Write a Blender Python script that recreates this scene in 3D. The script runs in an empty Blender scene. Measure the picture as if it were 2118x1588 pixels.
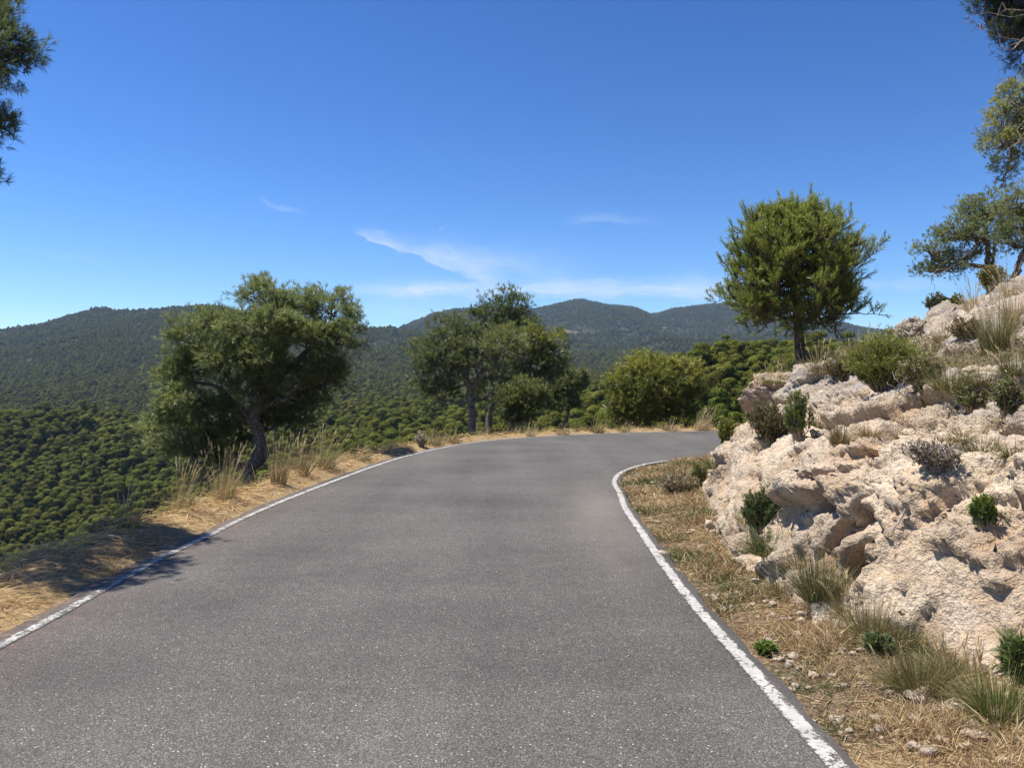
import bpy, math, random
import numpy as np
from mathutils import Vector
from mathutils.bvhtree import BVHTree

C = bpy.context.scene.collection
SC = bpy.context.scene
R = math.radians
F, CX, CY, EYE = 1588.0, 1059.0, 794.0, 1.6      # focal length and centre in photo pixels, eye height in metres

# ------------------------------------------------------------------ camera, sky, sun, exposure
cam = bpy.data.cameras.new('camera'); cam.sensor_width = 36; cam.lens = 36 * F / 2118
cam.clip_start = .05; cam.clip_end = 9000
co = bpy.data.objects.new('camera', cam); C.objects.link(co)
co.location = (0, 0, EYE); co.rotation_euler = (R(90), 0, 0); SC.camera = co
SUN_EL, SUN_AZ = R(68.5), R(-78)                   # azimuth from +Y towards +X
SUN = np.array([math.sin(SUN_AZ) * math.cos(SUN_EL), math.cos(SUN_AZ) * math.cos(SUN_EL), math.sin(SUN_EL)])
sl = bpy.data.lights.new('sun', 'SUN'); sl.energy = 5.0; sl.angle = R(.5); sl.color = (1, .95, .87)
so = bpy.data.objects.new('sun', sl); C.objects.link(so)
so.rotation_euler = Vector(SUN).to_track_quat('Z', 'Y').to_euler()
SC.view_settings.view_transform = 'Standard'; SC.view_settings.look = 'None'
SC.view_settings.gamma = 1; SC.view_settings.exposure = .68
cy = SC.cycles
cy.max_bounces = 6; cy.diffuse_bounces = 3; cy.glossy_bounces = 2; cy.transmission_bounces = 3; cy.volume_bounces = 0
cy.transparent_max_bounces = 4; cy.caustics_reflective = cy.caustics_refractive = False
cy.use_denoising = True

class NT:                                        # small helper for node trees
    def __init__(s, nt): s.nt = nt; nt.nodes.clear()
    def n(s, t, **k):
        nd = s.nt.nodes.new(t)
        for a, b in k.items():
            if a[0] == 'i' and a[1:].isdigit(): s.set(nd, int(a[1:]), b)
            elif a.startswith('in_'): s.set(nd, a[3:].replace('_', ' '), b)
            else: setattr(nd, a, b)
        return nd
    def set(s, nd, key, v):
        if isinstance(v, bpy.types.Node): v = v.outputs[0]
        if isinstance(v, bpy.types.NodeSocket): s.nt.links.new(v, nd.inputs[key])
        else: nd.inputs[key].default_value = v
    def m(s, op, a, b=0.0, c=None, clamp=False):
        nd = s.n('ShaderNodeMath', operation=op, use_clamp=clamp, i0=a, i1=b)
        if c is not None: s.set(nd, 2, c)
        return nd
    def mix(s, f, a, b, mode='MIX'):
        nd = s.n('ShaderNodeMix', data_type='RGBA', blend_type=mode)
        s.set(nd, 0, f); s.set(nd, 6, col(a)); s.set(nd, 7, col(b)); return nd.outputs[2]
    def ramp(s, f, stops):
        nd = s.n('ShaderNodeValToRGB', i0=f); e = nd.color_ramp.elements
        while len(e) < len(stops): e.new(.5)
        for x, (p, c) in zip(e, stops):
            x.position = p; x.color = col(c if not isinstance(c, (int, float)) else (c, c, c))
        return nd.outputs[0]
    def noise(s, vec, scale, detail=4, rough=.55, dist=0.0):
        return s.n('ShaderNodeTexNoise', in_Vector=vec, in_Scale=scale, in_Detail=detail, in_Roughness=rough, in_Distortion=dist).outputs[0]
    def link(s, a, b): s.nt.links.new(a, b)
def col(c):
    if isinstance(c, tuple) and len(c) == 3: return (*c, 1.0)
    return c

W = bpy.data.worlds.new('World'); SC.world = W; W.use_nodes = True
w = NT(W.node_tree)
sky = w.n('ShaderNodeTexSky', sky_type='NISHITA', sun_disc=False, sun_elevation=SUN_EL, sun_rotation=SUN_AZ,
          altitude=900, air_density=1.0, dust_density=.35, ozone_density=3.0)
tc = w.n('ShaderNodeTexCoord').outputs['Generated']
sp = w.n('ShaderNodeSeparateXYZ', i0=tc)
yy = w.m('MAXIMUM', sp.outputs[1], .05)
az = w.m('DIVIDE', sp.outputs[0], yy)            # tangent-plane bearing and height of a sky direction
el = w.m('DIVIDE', sp.outputs[2], yy)
def wisp(x0, y0, x1, y1, wid0, wid1, amp, above=1.0, below=1.0, f0=.05, f1=.3):
    """a cirrus streak from one sky direction to another (photo pixels), feathered across and along it"""
    ax, ay = (x0 - CX) / F, (CY - y0) / F; bx, by = (x1 - CX) / F, (CY - y1) / F
    L = math.hypot(bx - ax, by - ay); ux, uy = (bx - ax) / L, (by - ay) / L
    dx, dy = w.m('SUBTRACT', az, ax), w.m('SUBTRACT', el, ay)
    t = w.m('DIVIDE', w.m('ADD', w.m('MULTIPLY', dx, ux), w.m('MULTIPLY', dy, uy)), L)
    v = w.m('SUBTRACT', w.m('MULTIPLY', dy, ux), w.m('MULTIPLY', dx, uy))
    nz = w.m('MULTIPLY', w.m('SUBTRACT', w.noise(w.n('ShaderNodeCombineXYZ', i0=w.m('MULTIPLY', az, 1.0), i1=w.m('MULTIPLY', el, 2.6)), 14, 5, .6), .5), .035)
    v = w.m('ADD', v, nz)
    v = w.m('ADD', w.m('MULTIPLY', w.m('MAXIMUM', v, 0.0), 1 / above), w.m('MULTIPLY', w.m('MINIMUM', v, 0.0), 1 / below))
    tt = w.m('MAXIMUM', w.m('MINIMUM', t, 1.0), 0.0)
    wd = w.m('ADD', w.m('MULTIPLY', tt, (wid1 - wid0) / F), wid0 / F)
    q = w.m('DIVIDE', v, wd)
    g = w.m('POWER', 2.718, w.m('MULTIPLY', w.m('MULTIPLY', q, q), -1.0))
    e0 = w.n('ShaderNodeMapRange', interpolation_type='SMOOTHSTEP', i0=t, i1=-.02, i2=f0)
    e1 = w.n('ShaderNodeMapRange', interpolation_type='SMOOTHSTEP', i0=t, i1=1.0, i2=1 - f1)
    fib = w.noise(w.n('ShaderNodeCombineXYZ', i0=w.m('MULTIPLY', t, 2.2), i1=w.m('MULTIPLY', v, 60 * 1.0)), 3.2, 5, .62)
    fib = w.n('ShaderNodeMapRange', i0=fib, i1=.28, i2=.72, i3=.25, i4=1.0)
    return w.m('MULTIPLY', w.m('MULTIPLY', w.m('MULTIPLY', g, e0), e1), w.m('MULTIPLY', fib, amp * 1.35))
cl = [wisp(730, 478, 1060, 598, 5, 15, .46, 2.4, .5, .08, .22), wisp(860, 515, 1260, 592, 12, 24, .24, 2.2, .8, .2, .5),
      wisp(660, 602, 1660, 596, 13, 18, .58, 1.1, 1.0, .2, .15), wisp(700, 640, 1000, 640, 14, 14, .16, 1, 1, .3, .4),
      wisp(1150, 462, 1400, 458, 9, 5, .17, 2.0, .8, .35, .6), wisp(525, 405, 650, 442, 5, 7, .17, 1, 1, .3, .5),
      wisp(60, 510, 260, 556, 4, 5, .10, 1, 1, .4, .4), wisp(1380, 590, 1470, 572, 8, 12, .12, 1.2, 1, .3, .4),
      wisp(1760, 585, 2000, 592, 8, 10, .20, 1, 1, .2, .3), wisp(912, 484, 930, 468, 2.2, 2.2, .22, 1, 1, .3, .3)]
tot = cl[0]
for c_ in cl[1:]: tot = w.m('ADD', tot, c_)
fr = w.n('ShaderNodeMapRange', i0=sp.outputs[1], i1=.1, i2=.3)
tot = w.m('MULTIPLY', tot, fr, clamp=True)
k5 = w.mix(1.0, sky, (.2, .2, .2), 'MULTIPLY')
gm = w.n('ShaderNodeGamma', i0=k5, i1=1.5)                             # a deeper blue than the clear-air model gives
hs = w.n('ShaderNodeHueSaturation', i0=.503, i1=1.12, i2=5.0, i3=1.0, i4=gm)
skc = w.mix(tot, hs.outputs[0], (5.6, 6.2, 7.0))
bg = w.n('ShaderNodeBackground', i0=skc, i1=.099)
w.n('ShaderNodeOutputWorld', i0=bg)

# ------------------------------------------------------------------ numpy noise
_P = np.random.RandomState(7).permutation(256); _P = np.concatenate([_P, _P, _P])
_G = np.random.RandomState(3).normal(size=(256, 3)); _G /= np.linalg.norm(_G, axis=1)[:, None]
def perlin(p):
    p = np.asarray(p, float); i = np.floor(p).astype(int); f = p - i; u = f * f * f * (f * (f * 6 - 15) + 10); i &= 255
    out = 0
    for a in (0, 1):
        for b in (0, 1):
            for c in (0, 1):
                h = _P[_P[_P[i[:, 0] + a] + i[:, 1] + b] + i[:, 2] + c]
                d = ((f - (a, b, c)) * _G[h]).sum(1)
                out = out + d * np.where(a, u[:, 0], 1 - u[:, 0]) * np.where(b, u[:, 1], 1 - u[:, 1]) * np.where(c, u[:, 2], 1 - u[:, 2])
    return out * 1.5
def fbm(p, o=4, g=.5, l=2.03):
    p = np.asarray(p, float); s = 0; a = 1
    for k in range(o): s = s + a * perlin(p + 17.3 * k); p = p * l; a *= g
    return s
def ridged(p, o=4, g=.5):
    p = np.asarray(p, float); s = 0; a = 1
    for k in range(o): s = s + a * (1 - 2 * np.abs(perlin(p + 31.7 * k))); p = p * 2.1; a *= g
    return s / 1.9
def voro(p):
    p = np.asarray(p, float); i = np.floor(p).astype(int); n = len(p)
    f1 = np.full(n, 9.0); f2 = np.full(n, 9.0); idn = np.zeros(n)
    for a in (-1, 0, 1):
        for b in (-1, 0, 1):
            for c in (-1, 0, 1):
                q = i + (a, b, c); k = q & 255
                h = _P[_P[_P[k[:, 0]] + k[:, 1]] + k[:, 2]]
                o = q + .5 + .45 * _G[h] * 1.2
                d = np.linalg.norm(p - o, axis=1)
                m = d < f1
                f2 = np.where(m, f1, np.minimum(f2, d)); idn = np.where(m, h / 255, idn); f1 = np.where(m, d, f1)
    return f1, f2, idn
def sstep(a, b, x): t = np.clip((x - a) / (b - a), 0, 1); return t * t * (3 - 2 * t)
def PX(px, py, d): return np.array([(px - CX) / F * d, d, EYE + (CY - py) / F * d])
def nrm(v): return v / np.maximum(np.linalg.norm(v, axis=-1, keepdims=True), 1e-9)

# ------------------------------------------------------------------ mesh building
class MB:
    def __init__(s): s.V = []; s.F = []; s.C = []; s.n = 0
    def add(s, V, Fc, c=(1, 1, 1)):
        V = np.asarray(V, float).reshape(-1, 3); Fc = np.asarray(Fc, int)
        cc = np.asarray(c, float)
        if cc.ndim == 1: cc = np.tile(cc, (len(V), 1))
        s.V.append(V); s.F.append(Fc + s.n); s.C.append(cc); s.n += len(V)
    def tube(s, pts, rad, k=6, c=(1, 1, 1), cap=True):
        pts = np.asarray(pts, float); n = len(pts); rad = np.broadcast_to(np.asarray(rad, float), (n,))
        t = nrm(np.gradient(pts, axis=0)); up = np.array([0.31, .21, .93]) if abs(t[0, 2]) < .9 else np.array([1.0, .1, 0])
        a = nrm(np.cross(t, up)); b = np.cross(t, a)
        th = np.arange(k) / k * 2 * np.pi
        V = pts[:, None] + rad[:, None, None] * (np.cos(th)[None, :, None] * a[:, None] + np.sin(th)[None, :, None] * b[:, None])
        i = np.arange(n - 1)[:, None] * k; j = np.arange(k)[None]; j2 = (j + 1) % k
        Q = np.stack([i + j, i + j2, i + k + j2, i + k + j], -1).reshape(-1, 4)
        s.add(V.reshape(-1, 3), Q, c)
    def build(s, name, mat, parent=None, smooth=False):
        V = np.concatenate(s.V); Cc = np.concatenate(s.C)
        me = bpy.data.meshes.new(name)
        me.vertices.add(len(V)); me.vertices.foreach_set('co', V.astype(np.float32).ravel())
        lv = np.concatenate([f.ravel() for f in s.F]); sz = np.concatenate([np.full(len(f), f.shape[1]) for f in s.F])
        me.loops.add(len(lv)); me.loops.foreach_set('vertex_index', lv.astype(np.int32))
        me.polygons.add(len(sz)); st = np.concatenate([[0], np.cumsum(sz)[:-1]])
        me.polygons.foreach_set('loop_start', st.astype(np.int32)); me.polygons.foreach_set('loop_total', sz.astype(np.int32))
        if smooth: me.polygons.foreach_set('use_smooth', np.ones(len(sz), bool))
        at = me.color_attributes.new('Col', 'FLOAT_COLOR', 'POINT')
        at.data.foreach_set('color', np.concatenate([Cc, np.ones((len(Cc), 1))], 1).astype(np.float32).ravel())
        me.update(calc_edges=True); me.materials.append(mat)
        o = bpy.data.objects.new(name, me); C.objects.link(o)
        if parent is not None: o.parent = parent; o.matrix_parent_inverse = parent.matrix_world.inverted()
        return o
def tag(o, label=None, cat=None, group=None, kind=None):
    for k, v in (('label', label), ('category', cat), ('group', group), ('kind', kind)):
        if v: o[k] = v
    return o
def empty(name, loc, label, cat, group=None):
    o = bpy.data.objects.new(name, None); C.objects.link(o); o.location = loc; o.empty_display_size = .2
    tag(o, label, cat, group); bpy.context.view_layer.update(); return o

# ------------------------------------------------------------------ materials
def mat(name):
    m = bpy.data.materials.new(name); m.use_nodes = True; return m, NT(m.node_tree)
def finish(t, bsdf): t.n('ShaderNodeOutputMaterial', i0=bsdf)
def leaf_mat(name, trans=.35, gloss=.06):
    m, t = mat(name)
    a = t.n('ShaderNodeAttribute', attribute_name='Col').outputs[0]
    oi = t.n('ShaderNodeObjectInfo')
    hv = t.n('ShaderNodeHueSaturation', i0=t.n('ShaderNodeMapRange', i0=t.m('FRACT', t.m('MULTIPLY', oi.outputs['Random'], 7.31)), i3=.470, i4=.512), i1=1.0,
             i2=t.n('ShaderNodeMapRange', i0=oi.outputs['Random'], i3=.68, i4=1.32), i3=1.0, i4=a).outputs[0] if name == 'forest_needles' else a
    d = t.n('ShaderNodeBsdfDiffuse', i0=hv); tr = t.n('ShaderNodeBsdfTranslucent', i0=hv)
    g = t.n('ShaderNodeBsdfGlossy', i0=(.8, .85, .8, 1), i1=.45)
    s1 = t.n('ShaderNodeMixShader', i0=trans, i1=d, i2=tr); s2 = t.n('ShaderNodeMixShader', i0=gloss, i1=s1, i2=g)
    finish(t, s2); return m
M_NEED = leaf_mat('pine_needles', .48, .04); M_FOR = leaf_mat('forest_needles', .25, .005)
M_LEAF = leaf_mat('shrub_leaves', .3, .05); M_DRY = leaf_mat('dry_grass', .25, .03)
def bark_mat():
    m, t = mat('pine_bark'); tcn = t.n('ShaderNodeTexCoord').outputs['Object']
    mp = t.n('ShaderNodeMapping', in_Vector=tcn, in_Scale=(1, 1, .3))
    v = t.n('ShaderNodeTexVoronoi', in_Vector=mp, in_Scale=14.0, feature='DISTANCE_TO_EDGE').outputs[0]
    n = t.noise(tcn, 9, 5)
    a = t.n('ShaderNodeAttribute', attribute_name='Col').outputs[0]
    c = t.mix(t.ramp(v, [(0, 0.0), (.12, 1.0)]), (.035, .026, .02), t.ramp(n, [(.3, (.10, .075, .06)), (.7, (.22, .18, .15))]))
    c = t.mix(1.0, c, a, 'MULTIPLY')
    b = t.n('ShaderNodeBump', in_Strength=.9, in_Distance=.03, in_Height=t.m('ADD', t.m('MINIMUM', v, .15), t.m('MULTIPLY', n, .15)))
    finish(t, t.n('ShaderNodeBsdfPrincipled', in_Base_Color=c, in_Roughness=.9, in_Normal=b)); return m
M_BARK = bark_mat()
def rock_mat():
    m, t = mat('limestone'); p = t.n('ShaderNodeTexCoord').outputs['Object']
    a = t.n('ShaderNodeAttribute', attribute_name='Col')         # red = soil cover, green = grey weathered crust, blue = ochre stain
    sp_ = t.n('ShaderNodeSeparateColor', i0=a.outputs[0])
    n1 = t.noise(p, 1.6, 6, .6, .3); n2 = t.noise(p, 7, 6, .65); n3 = t.noise(p, 34, 5, .65)
    c = t.ramp(n1, [(.3, (.47, .348, .225)), (.48, (.605, .48, .335)), (.68, (.73, .62, .465))])
    c = t.mix(t.ramp(n2, [(.46, 0.0), (.62, .6)]), c, (.455, .36, .275))
    c = t.mix(t.ramp(n3, [(.48, 0.0), (.62, .6)]), c, (.25, .19, .155))
    c = t.mix(t.ramp(t.noise(p, 85, 4, .7), [(.56, 0.0), (.66, .7)]), c, (.16, .125, .105))
    g = t.m('MULTIPLY', sp_.outputs[1], t.ramp(t.noise(p, 4.5, 6, .65), [(.35, .15), (.6, 1.0)]), clamp=True)
    c = t.mix(g, c, t.ramp(n3, [(.3, (.18, .17, .168)), (.6, (.40, .385, .37))]))
    st = t.m('MULTIPLY', sp_.outputs[2], t.ramp(n2, [(.35, 1.0), (.65, .25)]), clamp=True)
    c = t.mix(st, c, (.45, .25, .115))
    so_ = t.ramp(t.m('ADD', sp_.outputs[0], t.m('MULTIPLY', t.m('SUBTRACT', n2, .5), 1.1)), [(.42, 0.0), (.58, 1.0)])
    sc = t.ramp(n3, [(.3, (.07, .055, .042)), (.55, (.17, .135, .10)), (.75, (.36, .30, .24))])
    c = t.mix(so_, c, sc)
    v = t.n('ShaderNodeTexVoronoi', in_Vector=p, in_Scale=26.0).outputs[0]
    v2 = t.n('ShaderNodeTexVoronoi', in_Vector=p, in_Scale=70.0).outputs[0]
    h = t.m('ADD', t.m('MULTIPLY', n3, .8), t.m('ADD', t.m('MULTIPLY', v, .5), t.m('MULTIPLY', v2, .25)))
    h = t.m('ADD', h, t.m('MULTIPLY', t.noise(p, 90, 4, .6), .4))
    b = t.n('ShaderNodeBump', in_Strength=t.ramp(t.noise(p, 1.3, 4, .6), [(.36, .6), (.6, 1.0)]), in_Distance=.05, in_Height=h)
    finish(t, t.n('ShaderNodeBsdfPrincipled', in_Base_Color=c, in_Roughness=.95, in_Normal=b, in_Specular_IOR_Level=.2)); return m
M_ROCK = rock_mat()
def ground_mat():
    m, t = mat('earth'); p = t.n('ShaderNodeNewGeometry').outputs[0]
    a = t.n('ShaderNodeSeparateColor', i0=t.n('ShaderNodeAttribute', attribute_name='Col').outputs[0])  # red = straw, green = forest floor, blue = pale rock
    n1 = t.noise(p, 2.3, 6, .6); n2 = t.noise(p, 25, 6, .65); n3 = t.noise(p, 110, 4, .6)
    soil = t.ramp(t.m('ADD', t.m('MULTIPLY', n2, .6), t.m('MULTIPLY', n3, .4)), [(.36, (.075, .05, .034)), (.5, (.17, .118, .078)), (.66, (.34, .255, .18))])
    straw = t.ramp(n2, [(.3, (.16, .105, .055)), (.55, (.33, .235, .125)), (.75, (.50, .39, .23))])
    c = t.mix(t.ramp(t.m('ADD', a.outputs[0], t.m('MULTIPLY', t.m('SUBTRACT', n1, .5), .7)), [(.35, 0.0), (.6, 1.0)]), soil, straw)
    fl = t.ramp(t.noise(p, .35, 6, .65), [(.35, (.025, .032, .014)), (.6, (.055, .058, .028)), (.8, (.12, .105, .07))])
    c = t.mix(a.outputs[1], c, fl)
    c = t.mix(t.m('MULTIPLY', a.outputs[2], t.ramp(t.noise(p, .12, 6, .7), [(.35, .2), (.6, 1.0)])), c, (.24, .20, .155))
    b = t.n('ShaderNodeBump', in_Strength=.8, in_Distance=.02, in_Height=t.m('ADD', n2, t.m('MULTIPLY', n3, .5)))
    finish(t, t.n('ShaderNodeBsdfPrincipled', in_Base_Color=c, in_Roughness=1.0, in_Normal=b, in_Specular_IOR_Level=.1)); return m
M_GROUND = ground_mat()
def asphalt_nodes(t):
    p = t.n('ShaderNodeNewGeometry').outputs[0]
    v = t.n('ShaderNodeTexVoronoi', in_Vector=p, in_Scale=135.0); v2 = t.n('ShaderNodeTexVoronoi', in_Vector=p, in_Scale=75.0)
    r1 = t.n('ShaderNodeSeparateColor', i0=v.outputs[1]).outputs[0]; r2 = t.n('ShaderNodeSeparateColor', i0=v2.outputs[1]).outputs[1]
    base = t.ramp(r1, [(0, .055), (.35, .085), (.75, .115), (.94, .165), (1, .23)])
    base = t.mix(t.ramp(v.outputs[0], [(.35, 0.0), (.75, .75)]), base, (.035, .034, .034))
    pale = t.m('MULTIPLY', t.m('GREATER_THAN', r2, .978), t.ramp(v2.outputs[0], [(.25, 1.0), (.42, 0.0)]))
    base = t.mix(pale, base, (.42, .38, .31))
    big = t.noise(p, .55, 5, .6, .4); fine = t.noise(p, 7, 5, .65)
    mp = t.n('ShaderNodeMapping', in_Vector=p, in_Scale=(1.3, .10, 1))
    trk = t.noise(mp, 1.0, 3, .5)
    k = t.m('ADD', t.ramp(big, [(.3, .82), (.7, 1.18)]), t.m('ADD', t.m('MULTIPLY', t.m('SUBTRACT', fine, .5), .5), t.m('ADD', t.m('MULTIPLY', t.m('SUBTRACT', trk, .5), .75), t.m('MULTIPLY', t.m('SUBTRACT', t.noise(t.n('ShaderNodeMapping', in_Vector=p, in_Scale=(.25, .8, 1)), 1.0, 4, .6), .5), .7))))
    yw = t.m('ADD', t.n('ShaderNodeSeparateXYZ', i0=p).outputs[1], t.m('MULTIPLY', t.m('SUBTRACT', big, .5), 2.4))     # an older, paler stretch of surfacing near by
    k = t.m('MULTIPLY', k, t.m('ADD', t.n('ShaderNodeMapRange', interpolation_type='SMOOTHSTEP', i0=yw, i1=3.7, i2=4.3, i3=1.12, i4=.90), t.n('ShaderNodeMapRange', interpolation_type='SMOOTHSTEP', i0=yw, i1=4.6, i2=8.0, i3=0.0, i4=.11)))
    base = t.mix(1.0, base, t.n('ShaderNodeCombineColor', i0=k, i1=k, i2=k), 'MULTIPLY')
    base = t.mix(1.0, base, (1.17, 1.09, .965), 'MULTIPLY')
    h = t.m('ADD', t.m('MULTIPLY', v.outputs[0], -1.0), t.m('MULTIPLY', fine, .3))
    return p, base, h, fine, big
def road_mat():
    m, t = mat('asphalt'); p, base, h, fine, big = asphalt_nodes(t)
    a = t.n('ShaderNodeSeparateColor', i0=t.n('ShaderNodeAttribute', attribute_name='Col').outputs[0])   # red = reddish litter, green = pale dust, blue = black tar edge
    lit = t.m('MULTIPLY', a.outputs[0], t.ramp(t.noise(p, 16, 6, .7), [(.42, 0.0), (.6, 1.0)]))
    c = t.mix(lit, base, t.ramp(fine, [(.3, (.12, .075, .055)), (.7, (.21, .135, .095))]))
    c = t.mix(t.m('MULTIPLY', a.outputs[1], t.ramp(big, [(.3, .25), (.7, .6)])), c, (.235, .20, .165))
    c = t.mix(t.m('MULTIPLY', a.outputs[2], t.ramp(fine, [(.35, .5), (.6, 1.0)])), c, (.068, .062, .057))
    b = t.n('ShaderNodeBump', in_Strength=.75, in_Distance=.006, in_Height=h)
    finish(t, t.n('ShaderNodeBsdfPrincipled', in_Base_Color=c, in_Roughness=.82, in_Normal=b, in_Specular_IOR_Level=.35)); return m
M_ROAD = road_mat()
def paint_mat():
    m, t = mat('road_paint'); p, base, h, fine, big = asphalt_nodes(t)
    a = t.n('ShaderNodeSeparateColor', i0=t.n('ShaderNodeAttribute', attribute_name='Col').outputs[0])   # red = wear, green = distance from the middle of the line
    wn = t.m('ADD', t.m('MULTIPLY', t.noise(p, 38, 6, .7), .75), t.m('MULTIPLY', t.noise(p, 9, 4, .6), .45))
    wn = t.m('ADD', t.m('ADD', wn, .07), t.m('ADD', t.m('MULTIPLY', a.outputs[0], .095), t.m('MULTIPLY', t.m('POWER', a.outputs[1], 4.0), .22)))
    worn = t.ramp(wn, [(.72, 0.0), (.78, 1.0)])
    c = t.mix(worn, t.ramp(fine, [(.3, (.33, .315, .285)), (.65, (.47, .455, .425))]), base)
    b = t.n('ShaderNodeBump', in_Strength=.6, in_Distance=.004, in_Height=h)
    finish(t, t.n('ShaderNodeBsdfPrincipled', in_Base_Color=c, in_Roughness=.75, in_Normal=b, in_Specular_IOR_Level=.3)); return m
M_PAINT = paint_mat()
def plain_mat(name, rough=.9):
    m, t = mat(name); p = t.n('ShaderNodeTexCoord').outputs['Object']
    a = t.n('ShaderNodeAttribute', attribute_name='Col').outputs[0]
    n = t.noise(p, 40, 4)
    c = t.mix(1.0, a, t.ramp(n, [(.3, .7), (.7, 1.15)]), 'MULTIPLY')
    finish(t, t.n('ShaderNodeBsdfPrincipled', in_Base_Color=c, in_Roughness=rough)); return m
M_TWIG = plain_mat('twig_wood')

# ------------------------------------------------------------------ road outline (metres on the z = 0 plane)
def G(px, py, z=0.0): d = (EYE - z) * F / (py - CY); return ((px - CX) / F * d, d)
def smooth_line(pts, n):
    p = np.array(pts, float); t = np.concatenate([[0], np.cumsum(np.linalg.norm(np.diff(p, axis=0), axis=1))])
    m = np.gradient(p, t, axis=0); q = np.linspace(0, t[-1], n); k = np.clip(np.searchsorted(t, q) - 1, 0, len(t) - 2)
    h = t[k + 1] - t[k]; s = ((q - t[k]) / h)[:, None]; h = h[:, None]
    return (2 * s**3 - 3 * s**2 + 1) * p[k] + (s**3 - 2 * s**2 + s) * h * m[k] + (-2 * s**3 + 3 * s**2) * p[k + 1] + (s**3 - s**2) * h * m[k + 1]
LEFT = [(-3.1, -12), (-3.12, -5), (-3.13, 0)] + [G(*q) for q in [(0, 1335), (130, 1265), (240, 1205), (340, 1150), (430, 1108), (500, 1073), (570, 1042), (640, 1014), (700, 991), (765, 967), (830, 946), (900, 929), (960, 918)]] + \
       [(-.2, 22.3), (1.35, 23.7), (3.1, 24.85), (5.2, 25.7), (7.4, 26.2), (10.5, 27.2), (15, 30), (20, 34)]
RIGHT = [(1.40, -12), (1.40, -5), (1.38, 0)] + [G(*q) for q in [(1735, 1588), (1650, 1492), (1540, 1368), (1430, 1242), (1370, 1163), (1322, 1093), (1292, 1048), (1282, 1020)]] + \
        [(1.68, 12.6), (2.05, 14.1), (2.75, 15.45), (3.9, 16.55), (5.3, 17.4), (8, 19), (12, 21.6), (18, 26)]
LEFT = smooth_line(LEFT, 420); RIGHT = smooth_line(RIGHT, 420)
def offset(line, o):
    t = nrm(np.gradient(line, axis=0)); return line + np.stack([-t[:, 1], t[:, 0]], 1) * o      # positive = to the left
def sdist(line, x, y):
    """signed distance to a line, positive on its left"""
    q = np.stack([np.ravel(x), np.ravel(y)], 1); t = nrm(np.gradient(line, axis=0)); out = np.empty(len(q))
    for k in range(0, len(q), 20000):
        b = q[k:k + 20000]; d = ((b[:, None] - line[None, ::2]) ** 2).sum(2); j = d.argmin(1) * 2
        v = b - line[j]; al = (v * t[j]).sum(1); cr = t[j, 0] * v[:, 1] - t[j, 1] * v[:, 0]
        out[k:k + 20000] = np.sign(cr) * np.hypot(cr, np.maximum(np.abs(al) - .35, 0))
    return out.reshape(np.shape(x))
def strip(mb, a, b, z, nc, cf):
    f = np.linspace(0, 1, nc); V = a[:, None] * (1 - f[None, :, None]) + b[:, None] * f[None, :, None]
    n = len(a); V = np.concatenate([V, np.full((n, nc, 1), z)], 2)
    i = np.arange(n - 1)[:, None] * nc; j = np.arange(nc - 1)[None]
    Q = np.stack([i + j, i + nc + j, i + nc + j + 1, i + j + 1], -1).reshape(-1, 4)
    Q = Q[:, ::-1] if np.cross(V[1, 0, :2] - V[0, 0, :2], V[0, 1, :2] - V[0, 0, :2]) > 0 else Q
    Vf = V.reshape(-1, 3); mb.add(Vf, Q, cf(Vf))
rough = lambda line, s, a: a * fbm(np.stack([line[:, 0] * s, line[:, 1] * s, line[:, 0] * 0 + s], 1), 3)
ol = LEFT + (offset(LEFT, 1) - LEFT) * (.16 + rough(LEFT, 1.7, .05))[:, None]
orr = RIGHT - (offset(RIGHT, 1) - RIGHT) * (.10 + rough(RIGHT, 2.1, .035))[:, None]
mb = MB()
def road_col(V):
    dl = -sdist(LEFT, V[:, 0], V[:, 1]); dr = sdist(RIGHT, V[:, 0], V[:, 1])
    red = .9 * np.exp(-np.clip(dl + .05, 0, 9) / .22) * sstep(-.5, 3, 12 - V[:, 1]) + .12 * np.exp(-np.clip(dl, 0, 9) / .6)
    dust = np.exp(-((dr - .35) / .35) ** 2) * np.exp(-((V[:, 1] - 9.3) / 2.6) ** 2)
    tar = sstep(.03, -.05, dr)
    return np.stack([np.clip(red, 0, 1), dust, tar], 1)
strip(mb, ol, orr, 0.0, 40, road_col)
tag(mb.build('road', M_ROAD), kind='structure')
for side, ln, wear in (('left', LEFT, .8), ('right', RIGHT, .15)):
    mb = MB()
    def pc(V, ln=ln, wear=wear):
        s = np.abs(sdist(ln, V[:, 0], V[:, 1])) / .05
        return np.stack([np.clip(wear * (1 if wear < .5 else sstep(14, 7, V[:, 1]) * .8 + .2), 0, 1) + 0 * s, np.clip(s, 0, 1), 0 * s], 1)
    wv = rough(ln, 3.0, .006)[:, None]
    strip(mb, offset(ln, .048) + wv, offset(ln, -.048) + wv, .004, 5, pc)
    tag(mb.build('road_edge_line', M_PAINT), kind='structure')

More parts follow.
